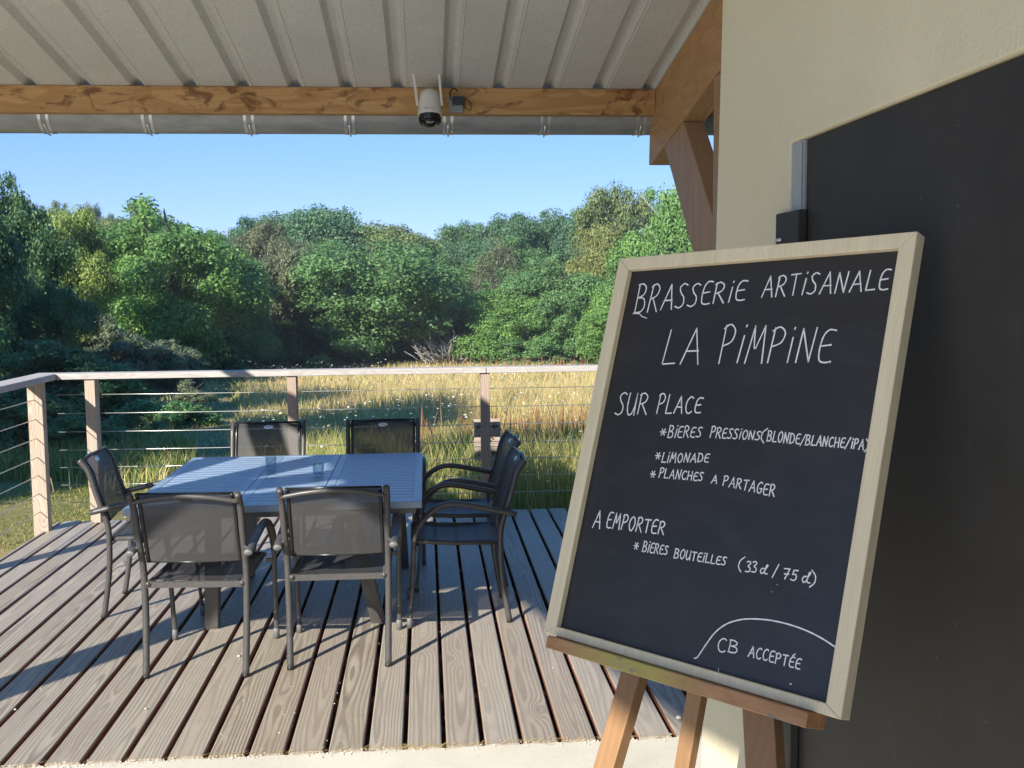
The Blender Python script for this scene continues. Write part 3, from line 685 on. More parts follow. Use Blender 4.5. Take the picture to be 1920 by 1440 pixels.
# ------------------------------------------------------------------ chalkboard on its easel
BC = Vector((0.5684, 2.0035, 1.4224)); BU = Vector((0.5972, -0.8011, 0.0397)); BN = Vector((0.7666, 0.5554, -0.3224)); BV = Vector((0.2362, 0.2229, 0.9458))
BM = Matrix((BU, BN, BV)).transposed().to_4x4(); BM.translation = BC
BW, BH = 0.72, 0.8584
def glyphs():
    g = {}
    g['A'] = (.72, [[(0, 0), (.2, .5), (.40, 1)], [(.40, 1), (.55, .5), (.70, 0)], [(.13, .36), (.62, .37)]])
    g['B'] = (.62, [[(0, 0), (.03, 1)], ['s', (-.03, .98), (.28, 1.0), (.50, .85), (.40, .62), (.05, .52)], ['s', (.05, .52), (.45, .48), (.58, .24), (.40, .03), (-.03, 0)]])
    g['C'] = (.58, [['s', (.55, .92), (.35, 1.0), (.10, .78), (.02, .42), (.14, .08), (.36, 0), (.56, .12)]])
    g['D'] = (.64, [[(.03, 0), (.04, 1)], ['s', (-.04, .98), (.36, .95), (.60, .55), (.44, .12), (-.03, 0)]])
    g['E'] = (.52, [['s', (.52, .98), (.25, 1.0), (.06, .80), (.0, .42), (.06, .08), (.28, 0), (.52, .03)], [(.03, .50), (.42, .54)]])
    g['K'] = g['E']
    g['G'] = (.62, [['s', (.56, .9), (.36, 1.0), (.08, .74), (.03, .3), (.22, 0), (.5, .08), (.56, .4)], [(.34, .42), (.62, .42)]])
    g['H'] = (.62, [[(0, 0), (.03, 1)], [(.56, 1), (.58, 0)], [(.02, .5), (.57, .5)]])
    g['i'] = (.16, [[(.05, 0), (.12, .74)], [(.13, 1.0), (.145, 1.04)]])
    g['L'] = (.50, [[(.06, 1), (.0, .03), (.02, 0), (.50, .03)]])
    g['M'] = (.78, [[(0, 0), (.16, 1)], ['s', (.16, 1), (.28, .45), (.36, .40)], [(.36, .40), (.62, 1), (.76, 0)]])
    g['N'] = (.64, [[(0, 0), (.07, .98)], [(.07, .98), (.52, .02)], [(.52, .02), (.62, 1)]])
    g['O'] = (.64, [['s', (.34, 1), (.10, .82), (.02, .42), (.20, .02), (.44, .06), (.62, .48), (.52, .88), (.30, 1.0)]])
    g['P'] = (.56, [[(.0, 0), (.06, 1)], ['s', (-.02, .92), (.26, 1.03), (.52, .86), (.42, .58), (.05, .46)]])
    g['R'] = (.62, [[(.0, 0), (.05, 1)], ['s', (-.02, .93), (.26, 1.03), (.50, .86), (.40, .60), (.06, .48)], [(.20, .49), (.60, 0)]])
    g['S'] = (.52, [['s', (.52, .93), (.30, 1.0), (.08, .84), (.20, .60), (.40, .42), (.42, .14), (.20, 0), (-.05, .06)]])
    g['T'] = (.60, [[(0, .97), (.60, 1.0)], [(.32, 1), (.28, 0)]])
    g['U'] = (.58, [['s', (.03, 1), (.0, .40), (.14, .03), (.36, .05), (.52, .42), (.56, 1)], [(.56, 1), (.57, 0)]])
    g['É'] = (.52, g['E'][1]+[[(.22, 1.13), (.44, 1.34)]])
    g['('] = (.30, [['s', (.30, 1), (.06, .7), (.03, .3), (.24, 0)]])
    g[')'] = (.30, [['s', (.0, 1), (.26, .7), (.27, .3), (.02, 0)]])
    g['/'] = (.40, [[(.0, 0), (.40, 1)]])
    g['*'] = (.8, [[(.1, .5), (.8, .52)], [(.28, .1), (.62, .92)], [(.25, .9), (.64, .12)]])
    g['3'] = (.50, [['s', (.02, .92), (.30, 1.0), (.46, .82), (.20, .56), (.48, .38), (.42, .06), (.0, .04)]])
    g['5'] = (.54, [[(.52, 1), (.14, .96), (.08, .56)], ['s', (.08, .56), (.40, .58), (.48, .26), (.30, .02), (.0, .06)]])
    g['7'] = (.56, [[(.02, .95), (.54, 1.0), (.22, 0)], [(.10, .46), (.52, .50)]])
    g['d'] = (.80, [['s', (.42, .55), (.18, .58), (.02, .30), (.14, .03), (.36, .12), (.54, .55), (.72, .95), (.60, 1.0), (.50, .55), (.52, .10), (.78, .06)]])
    return g
TEXT = [
('BRASSERiE', -0.2961, 0.2983, 0.0005, 0.3193, 0.0651, 0.0393), ('ARTiSANALE', 0.0428, 0.3226, 0.317, 0.3265, 0.0445, 0.0369),
('LA', -0.1857, 0.1817, -0.0866, 0.1818, 0.0743, 0.0782), ('PiMPiNE', -0.0338, 0.1849, 0.2239, 0.1893, 0.0796, 0.0606),
('SUR', -0.2926, 0.0635, -0.2029, 0.0713, 0.0526, 0.0419), ('PLACE', -0.1743, 0.073, -0.0581, 0.079, 0.0415, 0.0322),
('*', -0.1567, 0.0253, -0.1388, 0.0272, 0.0163, 0.0162), ('BiERES', -0.1314, 0.0231, -0.046, 0.0295, 0.0269, 0.0194), ('PRESSiONS', -0.0218, 0.0299, 0.0977, 0.0328, 0.0222, 0.017), ('(', 0.0997, 0.0273, 0.1107, 0.0282, 0.0276, 0.0267),
('BLONDE', 0.1150, 0.0315, 0.1875, 0.0306, 0.0204, 0.0188), ('/', 0.1900, 0.0284, 0.1985, 0.0278, 0.0218, 0.0217), ('BLANCHE', 0.2010, 0.0299, 0.2810, 0.0304, 0.0187, 0.0164), ('/', 0.2835, 0.0284, 0.2915, 0.0284, 0.020, 0.020), ('iPA', 0.2955, 0.0306, 0.3200, 0.0295, 0.0163, 0.0178), (')', 0.3225, 0.0263, 0.3280, 0.0259, 0.0226, 0.0233),
('*', -0.1572, -0.0255, -0.1411, -0.0242, 0.0161, 0.016), ('LiMONADE', -0.1352, -0.0303, -0.0152, -0.0198, 0.0209, 0.0164),
('*', -0.161, -0.0647, -0.1457, -0.064, 0.0152, 0.0151), ('PLANCHES', -0.1349, -0.0622, -0.0214, -0.0588, 0.0196, 0.0163), ('A', 0.0021, -0.0613, 0.0151, -0.0597, 0.0161, 0.0161), ('PARTAGER', 0.031, -0.0622, 0.1528, -0.0727, 0.0185, 0.0209),
('A', -0.2942, -0.189, -0.2725, -0.1846, 0.0369, 0.0366), ('EMPORTER', -0.2547, -0.1827, -0.0939, -0.1767, 0.0325, 0.026),
('*', -0.1684, -0.2177, -0.1546, -0.2169, 0.0154, 0.0154), ('BiERES', -0.1415, -0.2185, -0.0752, -0.2148, 0.0226, 0.016), ('BOUTEiLLES', -0.0566, -0.2183, 0.0701, -0.2144, 0.0184, 0.0152), ('(', 0.0996, -0.2208, 0.1099, -0.2206, 0.0281, 0.028),
('33', 0.1182, -0.2193, 0.1412, -0.217, 0.0199, 0.0191), ('d', 0.1503, -0.2182, 0.1665, -0.2159, 0.017, 0.0169), ('/', 0.1784, -0.221, 0.1877, -0.2192, 0.0243, 0.0242), ('75', 0.2004, -0.2187, 0.2295, -0.2185, 0.0198, 0.0184), ('d', 0.241, -0.2199, 0.2579, -0.2177, 0.0189, 0.0188), (')', 0.2578, -0.2248, 0.2679, -0.2234, 0.0298, 0.0297),
('CB', 0.086, -0.3739, 0.1313, -0.3685, 0.0243, 0.0217), ('ACCEPTÉE', 0.1561, -0.368, 0.2654, -0.3675, 0.0195, 0.0175)]
ARC = [(0.0369, -0.3971), (0.041, -0.3960), (0.046, -0.3893), (0.058, -0.3662), (0.0736, -0.3408), (0.0946, -0.3214), (0.1207, -0.3086), (0.1474, -0.3014), (0.1858, -0.2964), (0.2239, -0.2961), (0.2616, -0.2998), (0.2954, -0.3072), (0.3255, -0.3174)]
def chalkboard():
    root = bpy.data.objects.new('chalkboard', None); col.objects.link(root); root.matrix_world = BM; root.empty_display_size = .1
    tag(root, 'framed chalkboard menu with white handwriting leaning on a wooden easel', 'chalkboard')
    iw0, iw1, ih0, ih1 = -0.325, 0.328, -0.410, 0.3995
    y0, y1 = -0.004, 0.020
    m = MB(); m.box((iw0-.006, .004, ih0-.006), (iw1+.006, .012, ih1+.006)); m.build('board_panel', MAT['board'], root)
    W2, H2 = BW/2, BH/2
    for poly in ([(-W2, H2), (W2, H2), (iw1, ih1), (iw0, ih1)], [(W2, H2), (W2, -H2), (iw1, ih0), (iw1, ih1)], [(W2, -H2), (-W2, -H2), (iw0, ih0), (iw1, ih0)], [(-W2, -H2), (-W2, H2), (iw0, ih1), (iw0, ih0)]):
        m = MB(); m.prism(poly, 'y', y0-.006, y1); m.build('frame_rail', MAT['pale_frame'], root, .002)
    gl = glyphs(); rnd = random.Random(2); cur = [MB()]
    def stroke(pts, wd):
        pts = [Vector(p) for p in pts]; n = len(pts); L = []; Rr = []
        for i in range(n):
            d = pts[min(i+1, n-1)]-pts[max(i-1, 0)]; d = d.normalized() if d.length > 1e-9 else Vector((1, 0))
            nn = Vector((-d.y, d.x)); k = wd*(1+.12*math.sin(i*1.7+pts[0].x*90)); e = d*wd*.5 if i in (0, n-1) else d*0
            q = pts[i]+(e if i == n-1 else -e)
            L.append((q+nn*k/2)); Rr.append((q-nn*k/2))
        cur[0].sheet([[(p.x, .0032, p.y) for p in L], [(p.x, .0032, p.y) for p in Rr]], smooth=False)
    last = TEXT[0][2]
    for word, u0, v0, u1, v1, h0, h1 in TEXT:
        if cur[0].v: cur[0].build('chalk_lettering', MAT['chalk'], root, fix=False); cur[0] = MB()
        last = v0
        u0, u1 = u0*.985, u1*.985; adv = [gl[c][0] for c in word]; gap = .24; tot = sum(adv)+gap*(len(word)-1); sc = (u1-u0)/tot
        wd = .0029 if h0 > .03 else .0024
        if h0 > .06: wd = .0031
        x = 0
        for c, a in zip(word, adv):
            t = (x+a/2)/tot; h = h0+(h1-h0)*t; bx = u0+x*sc; bv = v0+(v1-v0)*t+rnd.uniform(-.02, .02)*h; h *= rnd.uniform(.96, 1.05); sl = rnd.uniform(-.02, .05)
            for st in gl[c][1]:
                sm = st[0] == 's'; p = st[1:] if sm else st
                q = [(bx+px*sc+sl*py*h, bv+py*h) for px, py in p]
                if sm: q = [(v.x, v.y) for v in smooth_path([(a_, b_, 0) for a_, b_ in q], 5)]
                elif len(q) > 2:
                    for i in range(len(q)-1): stroke([q[i], q[i+1]], wd)
                    continue
                stroke(q, wd)
            x += a+gap
    cur[0].build('chalk_lettering', MAT['chalk'], root, fix=False); cur[0] = MB()
    stroke([(v.x, v.y) for v in smooth_path([(a, b, 0) for a, b in ARC], 6)], .0026)
    cur[0].build('chalk_arc', MAT['chalk'], root, fix=False); cur[0] = MB()
    stroke([(-0.2961, 0.2983), (-0.277, 0.2978), (-0.2672, 0.2907), (-0.2529, 0.2866)], .002)
    stroke([(0.0942, -0.404), (0.0966, -0.4091)], .0015); stroke([(.2480, -.3957), (.2496, -.3957)], .0025)
    stroke([(.1883, -.2313), (.1887, -.2316)], .0013); stroke([(.1790, -.2461), (.1802, -.2459)], .001)
    cur[0].build('chalk_mark', MAT['chalk'], root, fix=False)
    # easel
    e = bpy.data.objects.new('easel', None); col.objects.link(e); e.matrix_world = BM; e.empty_display_size = .1
    tag(e, 'brown wooden tripod easel with a paint-smeared ledge carrying the chalkboard', 'easel')
    m = MB(); m.box((-.322, -.034, -.4565), (.313, .028, -.4305)); m.build('ledge', MAT['ledge'], e, .002)
    inv = BM.inverted()
    def foot(u, v): return (u, v)
    apex = Vector((-.02, .045, .42))
    def down(a, b):   # extend a->b (board space, behind the panel) to the floor
        A, B = BM @ a, BM @ b; t = (0.0-A.z)/(B.z-A.z); return inv @ (A+(B-A)*t)
    for (a, b, wx) in ((Vector((-.133, .0455, -.458)), Vector((-.158, .0455, -.658)), .05), (Vector((.171, .0455, -.448)), Vector((.200, .0455, -.553)), .066)):
        f = down(a, b); top = a+(a-b).normalized()*.8
        m = MB(); m.bar(top, f, wx, .03, (0, 1, 0)); m.build('leg', MAT['easel'], e, .002)
    rf = inv @ Vector((0.636, 2.76, 0.0)); m = MB(); m.bar(apex+Vector((.01, .045, 0)), rf, .05, .026, (0, 1, 0)); m.build('leg', MAT['easel'], e, .002)
    m = MB(); m.box((-.06, .030, .36), (.05, .060, .41)); m.build('top_block', MAT['easel'], e, .002)
chalkboard()

# ------------------------------------------------------------------ plants
def mesh_np(name, V, F, mat, tint, smooth=False):
    me = bpy.data.meshes.new(name); nv, nf = len(V), len(F); k = F.shape[1]
    me.vertices.add(nv); me.vertices.foreach_set('co', V.astype(np.float32).ravel())
    me.loops.add(nf*k); me.loops.foreach_set('vertex_index', F.astype(np.int32).ravel())
    me.polygons.add(nf); me.polygons.foreach_set('loop_start', np.arange(0, nf*k, k, dtype=np.int32))
    me.update(calc_edges=True)
    if tint is not None:
        if tint.ndim == 1:
            a = me.attributes.new('tint', 'FLOAT', 'POINT'); a.data.foreach_set('value', tint.astype(np.float32))
        else:
            a = me.attributes.new('tint', 'FLOAT_COLOR', 'POINT'); c = np.concatenate([tint, np.ones((nv, 1))], 1); a.data.foreach_set('color', c.astype(np.float32).ravel())
    me.materials.append(mat); me.validate(); return me

def leaves(rng, cen, nrm, size, tint):
    """one pointed leaf (quad) per centre"""
    n = len(cen); nrm = nrm/np.linalg.norm(nrm, axis=1, keepdims=True)
    a = rng.normal(size=(n, 3)); a -= nrm*(a*nrm).sum(1, keepdims=True); a /= np.linalg.norm(a, axis=1, keepdims=True)
    b = np.cross(nrm, a); s = size*rng.uniform(.6, 1.35, (n, 1))
    V = np.stack([cen-a*s*.6, cen+b*s*.36-nrm*s*.08, cen+a*s*.6, cen-b*s*.36-nrm*s*.08], 1).reshape(-1, 3)
    F = np.arange(4*n).reshape(n, 4); return V, F, np.repeat(tint, 4)

def crown(seed, kind='tree', nc=140, nl=430, leaf=.0165):
    """unit crown: height 1, radius about .5, foliage in clumps through its volume"""
    rng = np.random.default_rng(seed)
    if kind == 'tree': c0, rad, zmin = np.array([0, 0, .56]), np.array([.44, .44, .42]), .10
    elif kind == 'full': c0, rad, zmin = np.array([0, 0, .46]), np.array([.45, .45, .52]), .02
    elif kind == 'pine': c0, rad, zmin = np.array([0, 0, .80]), np.array([.42, .42, .20]), .6
    else: c0, rad, zmin = np.array([0, 0, .30]), np.array([.46, .46, .64]), .0
    d = rng.normal(size=(nc*3, 3)); d /= np.linalg.norm(d, axis=1, keepdims=True)
    # lobes: the outline swells and shrinks with direction
    lob = 0.80+0.16*np.sin(d[:, 0]*4.3+seed)*np.cos(d[:, 1]*5.1+seed*1.7)+0.12*np.sin(d[:, 2]*6+seed*.7+d[:, 0]*3)
    rr = np.cbrt(rng.uniform(.22, 1, nc*3))*lob
    P = c0+d*rr[:, None]*rad
    if kind in ('tree', 'full'):
        # boughs: most clumps sit on a dozen big lobes that stick out at different heights
        m_ = 13; ld = rng.normal(size=(m_, 3)); ld[:, 2] = np.linspace(-.75, 1.0, m_)*1.2; ld /= np.linalg.norm(ld, axis=1, keepdims=True)
        lc = c0+ld*rad*rng.uniform(.50, .74, (m_, 1)); lr = rng.uniform(.15, .27, m_)
        pick_ = rng.integers(0, m_, nc*3); od = rng.normal(size=(nc*3, 3))+ld[pick_]*.9+np.array([0, 0, .25]); od /= np.linalg.norm(od, axis=1, keepdims=True)
        Q = lc[pick_]+od*(lr[pick_]*rng.uniform(.55, 1.0, nc*3))[:, None]*np.array([1, 1, .85])
        P = np.where(rng.uniform(0, 1, (nc*3, 1)) < .72, Q, P)
    P = P[P[:, 2] > zmin][:nc]
    # a few shoots break the outline
    k = max(4, nc//16); d2 = rng.normal(size=(k, 3)); d2[:, 2] = np.abs(d2[:, 2])*1.1; d2 /= np.linalg.norm(d2, axis=1, keepdims=True)
    P = np.concatenate([P, c0+d2*rad*rng.uniform(.80, 1.0, (k, 1))]); nC = len(P)
    R0 = rng.uniform(.055, .125, nC); R0[-k:] = rng.uniform(.035, .07, k)
    ct = rng.uniform(.15, .85, nC)
    idx = np.repeat(np.arange(nC), (nl*(R0/.09)**1.7).astype(int)+20)
    u = rng.normal(size=(len(idx), 3)); u /= np.linalg.norm(u, axis=1, keepdims=True)
    sq = np.array([1.15, 1.15, .8]); C = P[idx]+u*sq*(R0[idx]*rng.uniform(.35, 1.08, len(idx)))[:, None]
    C[:, 2] = np.maximum(C[:, 2], .005)
    N = u+rng.normal(size=u.shape)*.55+np.array([0, 0, .35])
    t = np.clip(ct[idx]+rng.normal(size=len(idx))*.16, 0, 1)
    V, F, T = leaves(rng, C, N, leaf, t)
    return mesh_np('crown', V, F, LEAF['mid'], T)

def trunk_mesh(seed, kind='tree', mat=None):
    rnd = random.Random(seed); m = MB()
    if kind == 'pine':
        m.tube([(0, 0, -.02), (.01, .01, .4), (-.01, .0, .86)], [.022, .017, .008], 8)
        for i in range(9):
            a = rnd.uniform(0, 6.28); z = rnd.uniform(.6, .8); m.tube([(0, 0, z), (.16*math.cos(a), .16*math.sin(a), z+.05), (.32*math.cos(a), .32*math.sin(a), z+.12)], [.008, .006, .003], 5)
    else:
        bend = rnd.uniform(-.05, .05)
        m.tube([(0, 0, -.03), (bend*.3, 0, .15), (bend, .02, .42), (bend*1.2, 0, .70), (bend*.6, .02, .90)], [.034, .026, .02, .012, .004], 8)
        for i in range(16):
            a = rnd.uniform(0, 6.28); z = rnd.uniform(.16, .72); l = rnd.uniform(.2, .42)*(1.1-z*.5)*(1.25 if mat else 1); r = .012*(1-z*.6)
            p = [(bend*z, 0, z), (bend*z+.45*l*math.cos(a), .45*l*math.sin(a), z+.10), (bend*z+l*math.cos(a+.2), l*math.sin(a+.2), z+.22)]
            m.tube(smooth_path(p, 3), [r*(1-.14*j) for j in range(7)], 5)
            q = Vector(p[1]); m.tube([q, q+Vector((.12*math.cos(a-.7), .12*math.sin(a-.7), .14))], [r*.5, r*.15], 4)
    o = m.build('trunk', mat or MAT['bark']); me = o.data; bpy.data.objects.remove(o); return me

CR = {'tree': [crown(s, 'tree') for s in (1, 2, 3, 4)], 'full': [crown(s, 'full', 150) for s in (11, 12, 13)],
      'pine': [crown(s, 'pine', 60, 200, .018) for s in (21, 22)], 'bush': [crown(s, 'bush', 85, 400, .029) for s in (31, 32, 33)],
      'sparse': [crown(s, 'tree', 110, 130, .017) for s in (41,)]}
TR = {'tree': [trunk_mesh(s) for s in (1, 2)], 'pine': [trunk_mesh(3, 'pine')], 'pale': [trunk_mesh(5, 'tree', MAT['pale_bark'])]}
def plant(name, label, cat, x, y, h, rad, kind, leaf, var=0, trunk='tree', group=None, rz=None, crown_name='crown'):
    root = empty(name, (x, y, gz(x, y)-.02), rz if rz is not None else (x*3.7+y*1.3) % 6.28, label=label, cat=cat, group=group)
    me = CR[kind][var % len(CR[kind])]; q = random.Random(int(x*91+y*37)); sx, sy = q.uniform(.9, 1.14), q.uniform(.9, 1.14)
    if kind in ('tree', 'full', 'sparse'): root.rotation_euler = (q.uniform(-.06, .06), q.uniform(-.06, .06), root.rotation_euler.z)
    o = bpy.data.objects.new(crown_name, me); col.objects.link(o); o.parent = root
    if kind == 'bush' and h < 1.25*rad: root.location.z -= 1.25*rad-h; h = 1.25*rad     # low mounds: the foot of the bush stays below the turf
    o.scale = (rad/.5*sx, rad/.5*sy, h)
    o.material_slots[0].link = 'OBJECT'; o.material_slots[0].material = LEAF[leaf]
    if trunk:
        t = bpy.data.objects.new('trunk' if kind != 'bush' else 'stem', TR[trunk][var % len(TR[trunk])]); col.objects.link(t); t.parent = root; t.scale = (rad/.5, rad/.5, h)
    return root
def tx(px, Y): return Y*((px-960)/1950+0.0825)
def zt(py, Y): return CAM_H+Y*(541-py)/1950
WOOD = 'trees of the wood round the meadow'
FILL = [(60, 42, 430, 120, 'tree', 'dark', 'dark tree showing between the tallest shaded tree and the yellow-green one'), (210, 44, 440, 160, 'full', 'mid', 'green tree close behind the yellow-green tree'),
 (395, 47, 440, 150, 'full', 'bright', 'light green tree behind the right shoulder of the large bright green tree'), (480, 50, 470, 150, 'full', 'dark', 'dark tree in the gap behind the brownish tree'),
 (600, 52, 450, 150, 'full', 'mid', 'green tree behind the left edge of the central oak'), (700, 64, 440, 190, 'full', 'mid', 'distant green tree straight above the central oak'),
 (800, 53, 480, 150, 'full', 'mid', 'green tree between the central oak and the hollow above the brush heap'), (860, 58, 455, 150, 'full', 'blue', 'bluish tree above the shadowy tree in the hollow'),
 (950, 56, 450, 150, 'full', 'mid', 'green tree directly behind the half-bare tree'), (1010, 50, 470, 150, 'full', 'dark', 'dark tree in the second row above the dense bright tree'),
 (1110, 56, 415, 170, 'full', 'blue', 'bluish tree behind the olive-gold tree'), (1220, 54, 400, 170, 'full', 'mid', 'green tree behind the pale olive tree and the white-limbed bright one'),
 (1300, 52, 385, 190, 'full', 'olive', 'olive tree behind the brown roof brace'), (1450, 46, 380, 260, 'full', 'mid', 'green tree hidden behind the plaster wall, nearer its corner'),
 (1600, 45, 400, 260, 'full', 'bright', 'bright green tree hidden behind the plaster wall, farther from its corner'), (330, 58, 420, 200, 'full', 'mid', 'distant green tree directly behind the large bright green tree'), (560, 64, 420, 190, 'full', 'mid', 'distant green tree behind the dark bluish oak')]
trees = [  # px, Y, top py, width px, crown, leaf, variant, name, trunk, label
 (690, 45, 448, 285, 'tree', 'mid', 0, 'oak_tree', 'tree', 'broad mid-green oak in the middle of the wood above the dark meadow edge'),
 (325, 38, 378, 270, 'full', 'bright', 0, 'leafy_tree', 'tree', 'large bright green tree with the tallest sunlit crown above the corner railing'),
 (440, 42, 480, 150, 'full', 'mid', 1, 'leafy_tree', 'tree', 'lower green tree leaning out to the right of the large bright green one'),
 (155, 32, 392, 165, 'full', 'yellow', 1, 'leafy_tree', 'tree', 'yellow-green sunlit tree between the dark left trees and the large bright one'),
 (515, 47, 430, 165, 'tree', 'brown', 1, 'leafy_tree', 'tree', 'brownish thin-leaved tree between the bright green tree and the central oak'),
 (570, 56, 396, 210, 'tree', 'blue', 2, 'oak_tree', 'tree', 'dark bluish oak crown rising behind the brownish tree on the skyline'),
 (650, 60, 425, 200, 'tree', 'mid', 3, 'oak_tree', 'tree', 'oak on the skyline directly behind the central oak'),
 (765, 56, 440, 210, 'tree', 'olive', 1, 'oak_tree', 'tree', 'olive-tinged oak behind the right shoulder of the central oak'),
 (835, 66, 448, 150, 'tree', 'blue', 0, 'oak_tree', 'tree', 'far bluish tree at the lowest dip of the skyline'),
 (900, 64, 424, 170, 'tree', 'dark', 2, 'oak_tree', 'tree', 'far dark tree just right of the dip in the skyline'),
 (985, 58, 404, 170, 'tree', 'blue', 3, 'oak_tree', 'tree', 'dark full crown on the skyline above the grey bare tree'),
 (1075, 60, 398, 170, 'full', 'mid', 2, 'oak_tree', 'tree', 'tall green crown on the skyline left of the pale olive tree'),
 (930, 50, 470, 115, 'sparse', 'brown', 0, 'bare_tree', 'pale', 'thin half-bare grey-brown tree in the hollow above the brush heap'),
 (855, 48, 520, 130, 'full', 'dark', 0, 'leafy_tree', 'tree', 'shadowy dark tree above the dead brush heap'),
 (955, 45, 530, 190, 'full', 'bright', 2, 'leafy_tree', 'tree', 'dense bright green tree at the meadow edge right of the brush heap'),
 (1050, 44, 482, 190, 'full', 'mid', 0, 'leafy_tree', 'tree', 'dense green tree at the meadow edge, half way from the brush heap to the chalkboard'),
 (1120, 46, 430, 140, 'full', 'gold', 1, 'leafy_tree', 'tree', 'yellowing olive-gold tree just left of the chalkboard corner'),
 (1170, 51, 362, 170, 'tree', 'olive', 2, 'leafy_tree', 'pale', 'tall pale olive tree with whitish limbs, right end of the skyline'),
 (1262, 43, 360, 190, 'full', 'bright', 1, 'leafy_tree', 'pale', 'bright green tree with white limbs beside the brown roof brace'),
 (1185, 41, 500, 150, 'full', 'bright', 2, 'leafy_tree', 'tree', 'low bright green tree behind the top left corner of the chalkboard'),
 (1330, 42, 400, 200, 'full', 'mid', 1, 'leafy_tree', 'tree', 'green tree mostly hidden behind the brace and wall corner'),
 (265, 52, 408, 170, 'tree', 'olive', 3, 'leafy_tree', 'tree', 'olive tree just showing above the left shoulder of the large bright green one'),
 (450, 54, 418, 180, 'tree', 'blue', 1, 'leafy_tree', 'tree', 'blue-green crown on the skyline between the large bright tree and the dark oak'),
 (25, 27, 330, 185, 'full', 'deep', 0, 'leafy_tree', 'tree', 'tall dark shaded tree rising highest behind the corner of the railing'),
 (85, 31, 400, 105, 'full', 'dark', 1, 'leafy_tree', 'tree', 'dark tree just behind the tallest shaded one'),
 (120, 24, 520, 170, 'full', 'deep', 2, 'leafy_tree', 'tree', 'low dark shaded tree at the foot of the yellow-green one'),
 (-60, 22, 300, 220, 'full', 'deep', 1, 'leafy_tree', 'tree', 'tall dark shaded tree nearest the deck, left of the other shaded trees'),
]
for k, (px, Y, py, wpx, kind, leaf, lb) in enumerate(FILL):
    x = tx(px, Y); plant('leafy_tree', lb, 'tree', x, Y, (zt(py, Y)-gz(x, Y))*1.07, wpx/1950*Y/2*1.2, kind, leaf, k, 'tree', 'trees filling the wood behind')
for px, Y, py, wpx, kind, leaf, var, nm, tk, lb in trees:
    x = tx(px, Y); z0 = gz(x, Y); h = (zt(py, Y)-z0)*1.07; r = wpx/1950*Y/2*1.16
    plant(nm, lb, 'tree', x, Y, h, r, kind, leaf, var, tk, WOOD)
for px, Y, py, wpx, lb in ((140, 76, 378, 76, 'wide dark pine on the far left skyline'), (197, 76, 380, 46, 'small umbrella pine standing alone on the far left skyline'), (88, 72, 372, 70, 'dark pine half hidden behind the shaded left trees'), (232, 80, 400, 44, 'small distant pine next to the large bright tree')):
    x = tx(px, Y); plant('pine_tree', lb, 'pine', x, Y, zt(py, Y)-gz(x, Y), wpx/1950*Y/2*1.15, 'pine', 'pine', px % 2, 'pine', 'pines on the skyline')
# low growth along the wood edge and by the path
bush = [
 (240, 27, 575, 170, 'grey', 0, 'grey-green willow bush sloping down from the shaded left trees'), (335, 28, 612, 130, 'grey', 1, 'lower grey-green willow bush nearest the path'),
 (602, 42.5, 652, 54, 'bright', 1, 'small round light-green bush alone at the dark wood edge'),
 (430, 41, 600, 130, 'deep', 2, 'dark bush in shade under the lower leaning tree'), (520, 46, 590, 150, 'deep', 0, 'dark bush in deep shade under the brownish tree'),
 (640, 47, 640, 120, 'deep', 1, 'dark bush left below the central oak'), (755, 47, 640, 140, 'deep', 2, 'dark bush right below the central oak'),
 (850, 49, 600, 130, 'deep', 0, 'dark bush behind the dead brush heap'), (920, 44, 655, 80, 'bramble', 1, 'low green bush just right of the dead brush heap'),
 (1010, 43, 600, 140, 'mid', 2, 'rounded bush at the meadow edge under the dense green tree'), (1100, 43, 570, 130, 'mid', 0, 'tall bush at the meadow edge beside the chalkboard frame'),
 (1180, 42, 580, 120, 'bright', 1, 'bush at the wood edge hidden behind the chalkboard'),
 (240, 15.5, 735, 250, 'bramble', 0, 'green bramble mound behind the second railing post'), (335, 18, 722, 190, 'bramble', 1, 'green bramble mound right beside the path'),
 (280, 22, 700, 190, 'bramble', 2, 'dark green bramble further up the path'), (365, 25, 700, 110, 'grey', 0, 'small grey-green shrub at the far bend of the path'),
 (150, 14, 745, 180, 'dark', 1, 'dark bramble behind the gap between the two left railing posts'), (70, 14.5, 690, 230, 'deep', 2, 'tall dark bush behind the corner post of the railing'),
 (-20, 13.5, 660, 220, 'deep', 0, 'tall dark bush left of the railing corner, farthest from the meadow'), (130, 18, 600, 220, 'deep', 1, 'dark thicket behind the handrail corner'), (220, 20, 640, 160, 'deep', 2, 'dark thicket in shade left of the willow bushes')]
for px, Y, py, wpx, leaf, var, lb in bush:
    x = tx(px, Y); plant('bush', lb, 'bush', x, Y, max(.35, (zt(py, Y)-gz(x, Y))*.97), wpx/1950*Y/2*1.1, 'bush', leaf, var, 'tree', 'bushes at the meadow edge', crown_name='foliage')
# trees left of the view that shade the left side of the meadow
for x, y, h, r, lf, lb in ((-10.6, 5.3, 11.6, 3.0, 'dark', 'tall tree on the left beyond the dark hedge, nearest the deck'), (-12.2, 11.5, 9.2, 3.0, 'dark', 'tall tree on the left beyond the dark hedge, second from the deck'), (-16.5, 13.5, 7.5, 3.0, 'dark', 'tall tree on the left beyond the dark hedge, third from the deck'), (-15.5, 9, 10.5, 3.0, 'mid', 'tall tree on the left beyond the dark hedge, behind the nearest ones')):
    plant('leafy_tree', lb, 'tree', x, y, h, r, 'full', lf, int(h*10) % 3, 'tree', 'trees shading the meadow')

